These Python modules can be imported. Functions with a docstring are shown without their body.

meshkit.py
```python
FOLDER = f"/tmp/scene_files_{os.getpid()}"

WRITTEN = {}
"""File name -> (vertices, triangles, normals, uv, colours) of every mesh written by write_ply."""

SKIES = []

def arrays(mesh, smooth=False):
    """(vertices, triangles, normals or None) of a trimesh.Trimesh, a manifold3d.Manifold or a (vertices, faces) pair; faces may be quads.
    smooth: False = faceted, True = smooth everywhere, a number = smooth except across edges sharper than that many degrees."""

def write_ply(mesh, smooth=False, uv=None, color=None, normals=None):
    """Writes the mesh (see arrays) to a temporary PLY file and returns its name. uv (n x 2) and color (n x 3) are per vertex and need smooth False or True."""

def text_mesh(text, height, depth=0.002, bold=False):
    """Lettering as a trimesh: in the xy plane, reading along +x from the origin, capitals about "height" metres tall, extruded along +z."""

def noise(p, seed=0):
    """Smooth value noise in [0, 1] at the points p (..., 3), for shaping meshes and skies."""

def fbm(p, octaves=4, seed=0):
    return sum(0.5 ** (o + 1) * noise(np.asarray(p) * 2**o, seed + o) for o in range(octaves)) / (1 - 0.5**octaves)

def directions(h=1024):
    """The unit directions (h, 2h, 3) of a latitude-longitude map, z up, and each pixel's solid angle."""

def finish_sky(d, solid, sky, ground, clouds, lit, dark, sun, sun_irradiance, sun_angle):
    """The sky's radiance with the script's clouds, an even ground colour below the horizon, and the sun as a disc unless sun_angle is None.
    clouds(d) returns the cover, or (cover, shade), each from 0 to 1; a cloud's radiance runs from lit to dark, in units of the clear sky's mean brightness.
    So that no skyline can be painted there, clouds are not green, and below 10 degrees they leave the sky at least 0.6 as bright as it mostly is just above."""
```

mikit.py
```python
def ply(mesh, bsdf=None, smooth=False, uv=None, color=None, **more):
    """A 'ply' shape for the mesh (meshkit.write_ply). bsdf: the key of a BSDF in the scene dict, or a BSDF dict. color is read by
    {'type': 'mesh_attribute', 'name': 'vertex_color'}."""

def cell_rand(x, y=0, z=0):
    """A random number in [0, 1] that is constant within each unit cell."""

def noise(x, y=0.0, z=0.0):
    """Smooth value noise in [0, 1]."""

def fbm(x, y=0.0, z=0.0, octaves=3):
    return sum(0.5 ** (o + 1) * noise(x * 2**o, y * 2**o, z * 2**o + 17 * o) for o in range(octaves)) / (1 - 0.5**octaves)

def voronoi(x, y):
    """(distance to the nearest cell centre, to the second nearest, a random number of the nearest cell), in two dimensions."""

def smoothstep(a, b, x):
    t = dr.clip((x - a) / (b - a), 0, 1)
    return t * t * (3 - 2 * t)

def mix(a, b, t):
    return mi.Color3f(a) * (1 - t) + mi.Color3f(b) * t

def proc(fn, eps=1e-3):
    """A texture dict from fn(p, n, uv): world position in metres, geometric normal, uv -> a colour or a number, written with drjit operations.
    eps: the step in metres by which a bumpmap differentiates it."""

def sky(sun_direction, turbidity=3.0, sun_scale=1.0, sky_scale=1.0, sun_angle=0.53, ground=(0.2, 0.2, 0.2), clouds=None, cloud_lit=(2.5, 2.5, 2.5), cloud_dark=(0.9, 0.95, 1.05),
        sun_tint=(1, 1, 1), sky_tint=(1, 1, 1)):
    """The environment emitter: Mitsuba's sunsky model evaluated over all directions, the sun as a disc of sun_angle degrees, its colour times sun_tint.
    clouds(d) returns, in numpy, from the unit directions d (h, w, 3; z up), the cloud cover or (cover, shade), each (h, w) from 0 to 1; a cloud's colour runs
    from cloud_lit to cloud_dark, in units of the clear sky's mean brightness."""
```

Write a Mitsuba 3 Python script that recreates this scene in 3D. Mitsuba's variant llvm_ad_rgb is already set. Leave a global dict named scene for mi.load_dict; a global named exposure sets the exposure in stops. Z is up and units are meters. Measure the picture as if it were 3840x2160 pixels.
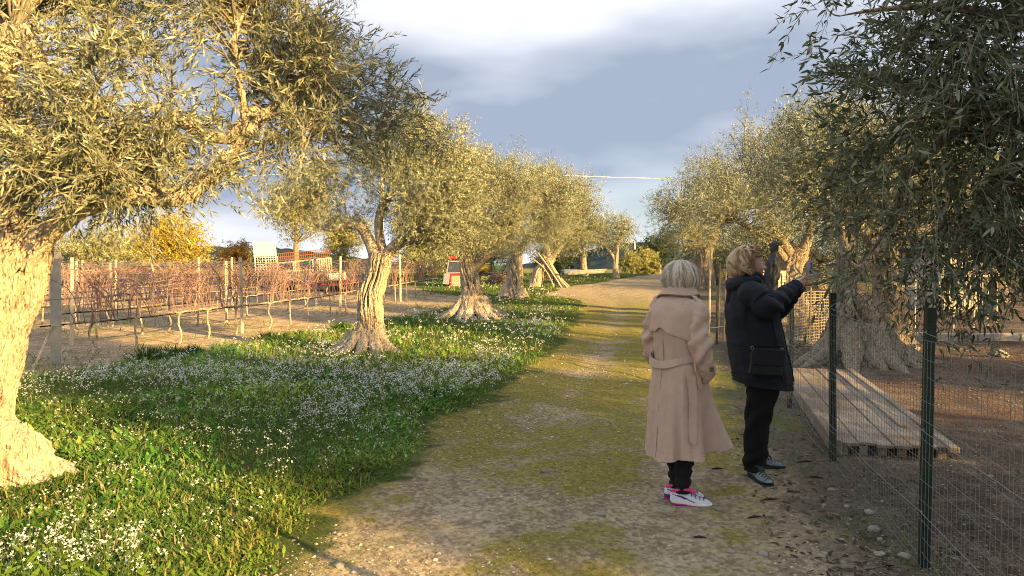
import math
import numpy as np
import drjit as dr
import trimesh
import mitsuba as mi
import manifold3d as m3
from scipy.interpolate import PchipInterpolator
import mikit
import meshkit

T = mi.ScalarTransform4f
scene, labels = {"type": "scene"}, {}
rng = np.random.default_rng(7)
EYE, F = 1.55, 2750.0                     # camera height in metres; focal length in photo pixels (3840 wide)
TH = math.atan(80 / F)                    # pitch of the camera

# ------------------------------------------------------------------ camera, sky, exposure
scene["camera"] = {
    "type": "perspective", "fov": math.degrees(2 * math.atan(1920 / F)), "fov_axis": "x", "near_clip": 0.05, "far_clip": 5000.0,
    "to_world": T().look_at(origin=[0, 0, EYE], target=[0, math.cos(TH), EYE - math.sin(TH)], up=[0, 0, 1])}
SUN_AZ, SUN_EL = np.array([0.76, -0.65]), math.radians(13.0)
SUN_AZ = SUN_AZ / np.linalg.norm(SUN_AZ)
SUN = np.array([*(SUN_AZ * math.cos(SUN_EL)), math.sin(SUN_EL)])


def clouds(d):
    el = np.degrees(np.arcsin(np.clip(d[..., 2], -1, 1)))
    q = d / np.maximum(d[..., 2:3] + 0.42, 0.3)
    n = meshkit.fbm(np.stack([q[..., 0] * 1.5, q[..., 1] * 1.5, el * .05], -1) + 3.1, 5, seed=4)
    n2 = meshkit.fbm(np.stack([q[..., 0] * 2.2 + 9, q[..., 1] * 2.2, el * .14], -1), 5, seed=9)
    az = np.degrees(np.arctan2(d[..., 0], d[..., 1]))
    sunward = (d[..., 0] * SUN_AZ[0] + d[..., 1] * SUN_AZ[1])
    cover = np.clip(0.90 + 1.2 * (n - 0.42) + 0.02 * (el - 4), 0, 1)
    cover = cover * (1 - 0.75 * np.clip(sunward * 1.6 - 0.35, 0, 1))
    hole = np.exp(-((az - 10) / 6) ** 2 - ((el - 5.0) / 3.2) ** 2)
    cover = np.clip(cover - 0.55 * hole, 0.0, 0.98)
    band = np.exp(-((el - 11.5 - 0.03 * (az - 5)) / 4.0) ** 2)
    low = np.clip((4.5 - el) / 4.5, 0, 1)
    shade = np.clip(0.50 + 0.42 * band - 0.030 * np.clip(el - 11, 0, 14) - 0.45 * low - 0.55 * hole + 2.3 * (n2 - 0.5) + 0.8 * (n - 0.5), 0, 1)
    return cover, shade


scene["sky"] = mikit.sky(SUN.tolist(), turbidity=3.0, sun_scale=2.15, sky_scale=0.9, ground=(0.16, 0.14, 0.1), clouds=clouds,
                         cloud_lit=(3.2, 3.25, 3.5), cloud_dark=(1.22, 1.45, 1.88), sun_tint=(1.0, 0.97, 0.78), sky_tint=(0.97, 0.98, 1.12))
exposure = 2.7


# ------------------------------------------------------------------ helpers
def P(u, v, d):
    """The point at the distance d in front of the camera along the sight line of the photo pixel (u, v)."""
    x, up = (u - 1920) / F, (1080 - v) / F
    fy, fz = math.cos(TH) + up * math.sin(TH), -math.sin(TH) + up * math.cos(TH)
    return np.array([x * d / fy, d, EYE + fz * d / fy])


def numbered(name):
    if name not in scene and name not in labels and not any(k.startswith(name + "__") for k in scene):
        return name
    i = COUNT.get(name, 0) + 1
    while f"{name}_{i:03d}" in scene or f"{name}_{i:03d}" in labels:
        i += 1
    COUNT[name] = i
    return f"{name}_{i:03d}"


COUNT = {}


def thing(name, label, cat, group=None):
    key = numbered(name)
    labels[key] = {"label": label, "category": cat}
    if group:
        labels[key]["group"] = group
    return key


def obj(name, mesh, bsdf, parent=None, smooth=False, color=None, kind=None, label=None, **kw):
    key = numbered(parent + "__" + name if parent else name)
    scene[key] = mikit.ply(mesh, bsdf, smooth, color=color, **kw)
    lab = {}
    if kind:
        lab["kind"] = kind
    if label:
        lab["label"] = label
    if lab:
        labels[key] = lab
    return key


def solid(name, mesh, bsdf, label, cat, group=None, **kw):
    key = obj(name, mesh, bsdf, None, **kw)
    labels[key] = {"label": label, "category": cat}
    if group:
        labels[key]["group"] = group
    return key


def mat(name, rgb, rough=0.7, spec=0.3, **kw):
    scene[name] = {"type": "twosided", "bsdf": {"type": "principled", "base_color": rgb if isinstance(rgb, dict) else {"type": "rgb", "value": list(rgb)}, "roughness": rough, "specular": spec, **kw}}
    return name


VC = {"type": "mesh_attribute", "name": "vertex_color"}


def join(parts):
    """(vertices, faces) pairs, Trimesh or Manifold -> one (vertices, faces)."""
    vs, fs, n = [], [], 0
    for p in parts:
        if hasattr(p, "to_mesh"):
            m = p.to_mesh()
            p = (m.vert_properties[:, :3], m.tri_verts)
        elif hasattr(p, "vertices"):
            p = (p.vertices, p.faces)
        v, f = np.asarray(p[0], float), np.asarray(p[1], int)
        if f.shape[1] == 4:
            f = np.vstack([f[:, [0, 1, 2]], f[:, [0, 2, 3]]])
        vs.append(v)
        fs.append(f + n)
        n += len(v)
    return np.vstack(vs), np.vstack(fs)


def grid_faces(a, b, wrap=False):
    i, j = np.meshgrid(np.arange(a - 1), np.arange(b if wrap else b - 1), indexing="ij")
    k = (j + 1) % b
    return np.stack([i * b + j, i * b + k, (i + 1) * b + k, (i + 1) * b + j], -1).reshape(-1, 4)


def tubes(pts, R, sides=3):
    """Many tubes at once: pts (n, k, 3), R (n, k)."""
    pts, R = np.asarray(pts, float), np.asarray(R, float)
    n, k = R.shape
    t = np.gradient(pts, axis=1)
    t /= np.linalg.norm(t, axis=-1, keepdims=True) + 1e-12
    m = t.mean(1)
    ref = np.eye(3)[np.argmin(np.abs(m), axis=1)][:, None]
    a = np.cross(t, ref)
    a /= np.linalg.norm(a, axis=-1, keepdims=True) + 1e-12
    b = np.cross(t, a)
    ang = np.arange(sides) / sides * 2 * np.pi
    v = pts[:, :, None] + R[:, :, None, None] * (np.cos(ang)[:, None] * a[:, :, None] + np.sin(ang)[:, None] * b[:, :, None])
    f = grid_faces(k, sides, True)
    f = np.vstack([f[:, [0, 1, 2]], f[:, [0, 2, 3]]])
    caps = [[(k - 1) * sides + 0, (k - 1) * sides + i, (k - 1) * sides + i + 1] for i in range(1, sides - 1)] + [[0, i + 1, i] for i in range(1, sides - 1)]
    f = np.vstack([f, np.array(caps, int).reshape(-1, 3)])[:, ::-1]
    return v.reshape(-1, 3), (f[None] + (np.arange(n) * k * sides)[:, None, None]).reshape(-1, 3)


def tube(path, r, sides=8, steps=None):
    """One smooth tube through the path; r a number or one radius per point."""
    p = np.asarray(path, float)
    r = np.broadcast_to(np.asarray(r, float), len(p))
    if len(p) > 2 or steps:
        s = np.r_[0, np.cumsum(np.linalg.norm(np.diff(p, axis=0), axis=1))]
        q = np.linspace(0, s[-1], steps or 4 * len(p))
        p, r = PchipInterpolator(s, p)(q), PchipInterpolator(s, r)(q)
    return tubes(p[None], r[None], sides)


def box(size, at=(0, 0, 0), rz=0.0, bevel=0.0, ry=0.0, rx=0.0):
    s = np.asarray(size, float)
    if bevel:
        b = m3.Manifold.cube((s - 2 * bevel).tolist(), True)
        pts = np.vstack([b.to_mesh().vert_properties[:, :3] + np.eye(3)[i] * bevel * g for i in range(3) for g in (-1, 1)])
        b = m3.Manifold.hull_points(pts)
    else:
        b = m3.Manifold.cube(s.tolist(), True)
    m = b.to_mesh()
    v = np.array(m.vert_properties[:, :3]) @ rot(rz, ry, rx).T + np.asarray(at, float)
    return v, np.array(m.tri_verts)


def rot(rz=0.0, ry=0.0, rx=0.0):
    return trimesh.transformations.euler_matrix(rx, ry, rz, "sxyz")[:3, :3]


def beam(a, b, w, h, up=(0, 0, 1), bevel=0.0):
    """A bar of section w x h from a to b."""
    a, b = np.asarray(a, float), np.asarray(b, float)
    t = (b - a) / np.linalg.norm(b - a)
    s = np.cross(t, up)
    s /= np.linalg.norm(s)
    u = np.cross(s, t)
    v, f = box((np.linalg.norm(b - a), w, h), bevel=bevel)
    return v @ np.array([t, s, u]) + (a + b) / 2, f


def vnoise(p, f, seed=0, o=3):
    return meshkit.fbm(np.asarray(p) * f, o, seed) - 0.5


def unit(v):
    return v / (np.linalg.norm(v, axis=-1, keepdims=True) + 1e-12)


# ------------------------------------------------------------------ where the ground's regions run
TRACK_L = np.array([(-60, -6.0), (0, -1.3), (3.6, -1.15), (4.8, -1.14), (5.5, -.88), (7.2, -.62), (9.3, -.05), (12.9, .6), (16, 1.2), (21, 1.95), (28, 2.7), (31, 1.5), (36, 2.4), (52, 9.6), (70, 14.0), (400, 60)])
TRACK_R = np.array([(-60, -8.0), (0, .85), (4, 1.7), (6, 2.1), (9, 2.75), (12, 3.45), (15, 4.1), (20, 5.3), (30, 7.4), (40, 9.6), (52, 13.2), (70, 19), (400, 120)])
FENCE = np.array([(-60, -12), (0, 1.34), (3.73, 2.13), (5.8, 2.56), (14.7, 4.15), (30, 7.9), (400, 110)])
VINE_R = np.array([(-60, -18), (0, -9.2), (10, -6.6), (12.2, -5.9), (14.7, -5.2), (18, -4.2), (24, -2.5), (29, -1.2), (33, -4), (400, -90)])


def edge(tab, y):
    return np.interp(y, tab[:, 0], tab[:, 1])


def height(x, y):
    """The ground: level near the camera, then a gentle rise to the crest of the track."""
    s = np.log1p(np.exp((y - 20) / 3.0)) * 3.0
    z = 0.030 * s
    top = 0.98
    z = top - np.log1p(np.exp((top - z) / 0.05)) * 0.05 + 0 * x
    z = z - 0.004 * np.clip(y - 58, 0, 200)
    p = np.stack([x, y, 0 * x], -1)
    near = 1 / (1 + (np.hypot(x, y) / 25) ** 2)
    z = z + 0.10 * vnoise(p, 0.12, 3) * np.clip((np.hypot(x, y - 5) - 3) / 6, 0, 1) + 0.035 * near * vnoise(p, 1.1, 5) + 0.016 * near * vnoise(p, 6.0, 6, 2)
    xl, xr = edge(TRACK_L, y), edge(TRACK_R, y)
    w = np.clip((xl + 0.1 - x) / 0.5, 0, 1) * np.clip((x - edge(VINE_R, y)) / 0.5, 0, 1)
    z = z + 0.05 * w * near
    t = (x - xl) / np.maximum(xr - xl, 0.5)
    ruts = np.exp(-((t - 0.30) / 0.10) ** 2) + np.exp(-((t - 0.72) / 0.08) ** 2)
    z = z - 0.025 * ruts * np.clip(y / 6, 0, 1)
    enc = np.clip((x - edge(FENCE, y) - .3) / 1.0, 0, 1) * near
    z = z + enc * (0.07 * vnoise(p, 0.9, 21) + 0.05 * np.maximum(vnoise(p, 2.6, 22), 0))
    return z


def hz(x, y):
    return float(height(np.array([float(x)]), np.array([float(y)]))[0])


def on(x, y):
    return np.array([x, y, hz(x, y)])


# ------------------------------------------------------------------ materials
def pl(y, tab):
    out = mi.Float(tab[0][1])
    for (a, b), (c, d) in zip(tab[:-1], tab[1:]):
        out = out + dr.clip((y - a) / (c - a), 0, 1) * (d - b)
    return out


def ground_color(p, n, uv):
    x, y = p.x, p.y
    n1, n2 = mikit.fbm(x * 1.3, y * 1.3, 0.0, 4), mikit.fbm(x * 7, y * 7, 3.0, 3)
    n3 = mikit.noise(x * 42, y * 42)
    wob = (n1 - 0.5) * 0.7 + (n2 - 0.5) * 0.35
    xl, xr, fe, vr = pl(y, TRACK_L), pl(y, TRACK_R), pl(y, FENCE), pl(y, VINE_R)
    n4 = mikit.noise(x * 110, y * 110)
    gravel = mikit.mix((0.17, 0.135, 0.085), (0.40, 0.335, 0.235), mikit.smoothstep(0.25, 0.8, n2 * 0.45 + n3 * 0.35 + n4 * 0.2))
    moss = mikit.mix((0.085, 0.082, 0.012), (0.235, 0.205, 0.028), n3 * .5 + n4 * .5)
    t = (x - xl) / (xr - xl)
    rut = dr.exp(-dr.square((t - 0.30) / 0.12)) + 1.2 * dr.exp(-dr.square((t - 0.72) / 0.08)) + mikit.smoothstep(0.9, 1.15, t) * .9
    mm = mikit.smoothstep(0.36, 0.62, n1 * 0.55 + n2 * 0.45 + 0.13 * mikit.smoothstep(5.0, 9.0, y) - 0.17 * rut + 0.06)
    mm = mm * (1 - mikit.smoothstep(22, 34, y))
    track = gravel * (1 - mm * 0.85) + moss * (mm * 0.85)
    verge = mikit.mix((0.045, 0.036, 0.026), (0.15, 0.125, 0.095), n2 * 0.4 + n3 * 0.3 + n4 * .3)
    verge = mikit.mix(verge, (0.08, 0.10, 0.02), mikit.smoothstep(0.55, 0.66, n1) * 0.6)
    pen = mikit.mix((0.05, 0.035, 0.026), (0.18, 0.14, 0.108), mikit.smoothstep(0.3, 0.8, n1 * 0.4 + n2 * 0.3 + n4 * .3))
    pen = mikit.mix(pen, (0.13, 0.075, 0.048), mikit.smoothstep(0.56, 0.7, mikit.fbm(x * 0.8 + 4, y * 0.8, 0.0, 3)) * 0.5)
    meadow = mikit.mix((0.035, 0.055, 0.012), (0.07, 0.085, 0.02), n2)
    soil = mikit.mix((0.20, 0.145, 0.092), (0.40, 0.31, 0.21), mikit.smoothstep(0.25, 0.75, n2 * 0.6 + n3 * 0.4))
    soil = mikit.mix(soil, (0.12, 0.13, 0.03), mikit.smoothstep(0.55, 0.68, n1) * 0.5)
    sm = mikit.smoothstep
    c = mikit.mix(track, meadow, sm(0.12, -0.12, x - xl + wob * 0.9 * dr.minimum(1.0, y * .2)))
    c = mikit.mix(c, soil, sm(0.3, -0.3, x - vr + wob) * sm(39.0, 36.0, y))
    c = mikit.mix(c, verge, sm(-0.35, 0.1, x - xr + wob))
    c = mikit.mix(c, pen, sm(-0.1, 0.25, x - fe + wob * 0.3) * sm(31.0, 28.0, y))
    far = mikit.mix((0.10, 0.12, 0.03), (0.22, 0.19, 0.09), n1)
    c = mikit.mix(c, far, sm(60, 80, dr.sqrt(x * x + y * y)))
    return c


def ground_bump(p, n, uv):
    d1, d2, r = mikit.voronoi(p.x * 26, p.y * 26)
    d3, d4, r2 = mikit.voronoi(p.x * 60, p.y * 60)
    return dr.maximum(0, 0.45 - d1) * (0.3 + r) * 0.9 + dr.maximum(0, 0.4 - d3) * 0.35 + mikit.fbm(p.x * 30, p.y * 30, 0.0, 2) * 0.5


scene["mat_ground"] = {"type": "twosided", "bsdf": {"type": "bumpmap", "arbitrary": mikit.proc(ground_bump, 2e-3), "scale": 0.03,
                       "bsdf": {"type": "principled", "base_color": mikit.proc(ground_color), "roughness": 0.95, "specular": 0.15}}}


def bark_color(p, n, uv):
    a = mikit.fbm(p.x * 9, p.y * 9, p.z * 2.6, 4)
    b = mikit.fbm(p.x * 40, p.y * 40, p.z * 12, 2)
    c = mikit.mix((0.36, 0.295, 0.215), (0.55, 0.46, 0.335), mikit.smoothstep(0.25, 0.72, a * 0.5 + b * 0.5))
    w = mikit.fbm(p.x * 5, p.y * 5, p.z * 2.2, 2) * 1.2
    r = dr.abs(mikit.noise((p.x + w * .12) * 46, (p.y + w * .12) * 46, p.z * 2.6) - 0.5)
    c = mikit.mix((0.22, 0.175, 0.125), c, mikit.smoothstep(0.0, 0.07, r))
    return mikit.mix(c, (0.30, 0.28, 0.23), mikit.smoothstep(0.5, 0.7, mikit.fbm(p.x * 5 + 7, p.y * 5, p.z * 5, 3)) * 0.45)


def bark_bump(p, n, uv):
    return mikit.fbm(p.x * 34, p.y * 34, p.z * 7, 3) + 0.5 * mikit.noise(p.x * 90, p.y * 90, p.z * 30)


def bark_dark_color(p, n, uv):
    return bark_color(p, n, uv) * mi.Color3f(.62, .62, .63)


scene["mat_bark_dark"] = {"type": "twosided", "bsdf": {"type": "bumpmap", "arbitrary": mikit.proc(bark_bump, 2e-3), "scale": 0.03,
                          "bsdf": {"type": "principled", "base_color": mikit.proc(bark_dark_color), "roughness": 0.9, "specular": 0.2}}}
scene["mat_bark"] = {"type": "twosided", "bsdf": {"type": "bumpmap", "arbitrary": mikit.proc(bark_bump, 2e-3), "scale": 0.03,
                     "bsdf": {"type": "principled", "base_color": mikit.proc(bark_color), "roughness": 0.9, "specular": 0.2}}}


def wood_color(p, n, uv):
    a = mikit.fbm(p.x * 12 + p.z * 3, p.y * 2.4, p.z * 30, 4)
    b = mikit.noise(p.x * 60, p.y * 6, p.z * 60)
    c = mikit.mix((0.10, 0.085, 0.068), (0.34, 0.295, 0.24), a * 0.6 + b * 0.4)
    return mikit.mix(c, (0.15, 0.115, 0.085), mikit.smoothstep(0.42, 0.62, mikit.fbm(p.x * 3, p.y * 2, 0.0, 3)) * 0.75)


scene["mat_wood"] = {"type": "twosided", "bsdf": {"type": "principled", "base_color": mikit.proc(wood_color), "roughness": 0.85, "specular": 0.2}}


def stone_color(p, n, uv):
    return mikit.mix((0.16, 0.145, 0.12), (0.34, 0.315, 0.27), mikit.fbm(p.x * 22, p.y * 22, p.z * 22, 3))


scene["mat_stone"] = {"type": "twosided", "bsdf": {"type": "principled", "base_color": mikit.proc(stone_color), "roughness": 0.9, "specular": 0.2}}


def concrete_color(p, n, uv):
    return mikit.mix((0.30, 0.28, 0.24), (0.48, 0.44, 0.37), mikit.fbm(p.x * 16, p.y * 16, p.z * 16, 3) * .6 + mikit.noise(p.x * 150, p.y * 150, p.z * 150) * .4)


scene["mat_concrete"] = {"type": "twosided", "bsdf": {"type": "principled", "base_color": mikit.proc(concrete_color), "roughness": 0.95, "specular": 0.15}}
scene["mat_leaf"] = {"type": "principledthin", "base_color": VC, "roughness": 0.42, "spec_trans": 0.0, "diff_trans": 0.32, "eta": 1.4}
scene["mat_grass"] = {"type": "principledthin", "base_color": VC, "roughness": 0.5, "spec_trans": 0.0, "diff_trans": 0.75, "eta": 1.3}
scene["mat_petal"] = {"type": "principledthin", "base_color": VC, "roughness": 0.8, "spec_trans": 0.0, "diff_trans": 0.6, "eta": 1.2}
mat("mat_vc", VC, 0.8, 0.2)
mat("mat_twig", (0.25, 0.22, 0.165), 0.85, 0.2)
mat("mat_post_green", (0.008, 0.022, 0.017), 0.45, 0.4)
mat("mat_wire", (0.22, 0.23, 0.22), 0.5, 0.5, metallic=0.3)
mat("mat_wire_green", (0.13, 0.15, 0.13), 0.5, 0.4)
mat("mat_white", (0.72, 0.70, 0.64), 0.6, 0.3)
mat("mat_rust", (0.30, 0.11, 0.04), 0.85, 0.2)
mat("mat_red", (0.45, 0.03, 0.03), 0.5, 0.4)
mat("mat_dark", (0.02, 0.02, 0.02), 0.8, 0.2)
mat("mat_cream", (0.62, 0.52, 0.36), 0.8, 0.2)

# ------------------------------------------------------------------ the ground, one sheet cut along the regions' edges
def axis(spans):
    out = [spans[0][0]]
    for a, b, s0, s1 in spans:
        x = a
        n = max(2, int(round((b - a) / ((s0 + s1) / 2))))
        w = np.linspace(s0, s1, n)
        out += list(a + np.cumsum(w) / w.sum() * (b - a))
    return np.array(out)


gx = axis([(-900, -60, 80, 6), (-60, -12, 6, .30), (-12, -4, .30, .07), (-4, 4, .042, .042), (4, 10, .05, .25), (10, 60, .3, 6), (60, 900, 6, 80)])
gy = axis([(-300, -20, 40, 3), (-20, 2.6, 3, .05), (2.6, 8, .036, .042), (8, 16, .05, .12), (16, 55, .14, .5), (55, 120, .6, 5), (120, 1200, 6, 80)])
GX, GY = np.meshgrid(gx, gy)
GV = np.stack([GX, GY, height(GX, GY)], -1).reshape(-1, 3)
GF = grid_faces(len(gy), len(gx))
GF = np.vstack([GF[:, [0, 1, 2]], GF[:, [0, 2, 3]]])
gc = GV[GF].mean(1)
xl, xr, vr, fe = (edge(t, gc[:, 1]) for t in (TRACK_L, TRACK_R, VINE_R, FENCE))
far = np.hypot(gc[:, 0], gc[:, 1]) > 75
region = np.where(far, 5, np.where(gc[:, 0] < vr, 1, np.where(gc[:, 0] < xl, 2, np.where(gc[:, 0] < xr, 3, np.where(gc[:, 0] < fe, 6, 4)))))
for k, name in ((5, "far_field"), (1, "vineyard_ground"), (2, "meadow"), (3, "dirt_track"), (6, "track_verge"), (4, "enclosure_ground")):
    fs = GF[region == k]
    ids, inv = np.unique(fs, return_inverse=True)
    scene[name] = mikit.ply((GV[ids], inv.reshape(-1, 3)), "mat_ground", True)
    labels[name] = {"kind": "structure"}

# the hills on the horizon, beyond the fields
az = np.radians(np.linspace(-80, 80, 500))
rows = []
for d, k in ((340, 0.0), (400, .55), (480, .85), (600, 1.0), (760, .9), (1000, .4)):
    a = np.degrees(az)
    prof = 5 + 12 * np.exp(-((a + 22) / 9) ** 2) + 20 * np.exp(-((a - 10.0) / 7) ** 2) + 6 * np.exp(-((a + 33) / 6) ** 2) + 12 * meshkit.fbm(np.stack([a * .09, 0 * a, 0 * a], -1), 4, 3) - 5
    rows.append(np.stack([d * np.sin(az), d * np.cos(az), -6 + k * prof * d / 600 * 1.15], -1))
hv = np.array(rows)
kk = np.linspace(0, 5, 60)
hv = PchipInterpolator(np.arange(6), hv, axis=0)(kk)
hv[..., 2] += 7 * vnoise(hv, .03, 5, 3) + 4 * vnoise(hv, .12, 6, 2)


def hazy_hill_color(p, n, uv):  # forest tone with the blue haze of distance painted into it
    return mikit.mix((0.030, 0.046, 0.055), (0.058, 0.078, 0.076), mikit.fbm(p.x * .05, p.y * .05, p.z * .1, 4))


scene["mat_hazy_hill"] = {"type": "twosided", "bsdf": {"type": "diffuse", "reflectance": mikit.proc(hazy_hill_color)}}
scene["hills"] = mikit.ply((hv.reshape(-1, 3), grid_faces(60, 500)), "mat_hazy_hill", True)
labels["hills"] = {"kind": "structure"}


# ------------------------------------------------------------------ leaves, twigs, trunks
def leaf_mesh(p, d, n, L, W, fine=True):
    s = unit(np.cross(d, n))
    n = np.cross(s, d)
    L, W = L[:, None], W[:, None]
    if fine:
        v = np.stack([p, p + d * L * .33 - s * W * .5 + n * W * .16, p + d * L * .33 + s * W * .5 + n * W * .16,
                      p + d * L * .72 - s * W * .36 - n * L * .03, p + d * L * .72 + s * W * .36 - n * L * .03, p + d * L - n * L * .10], 1)
        f = np.array([[0, 1, 2], [1, 3, 2], [2, 3, 4], [3, 5, 4]])
    else:
        v = np.stack([p, p + d * L * .45 - s * W * .5, p + d * L * .45 + s * W * .5, p + d * L], 1)
        f = np.array([[0, 1, 2], [1, 3, 2]])
    k = v.shape[1]
    return v.reshape(-1, 3), (f[None] + (np.arange(len(p)) * k)[:, None, None]).reshape(-1, 3), k


OLIVE = np.array([[.18, .205, .125], [.26, .285, .18], [.47, .475, .36], [.36, .365, .215], [.13, .155, .09]])


def rand_unit(g, n):
    return unit(g.normal(size=(n, 3)))


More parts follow.
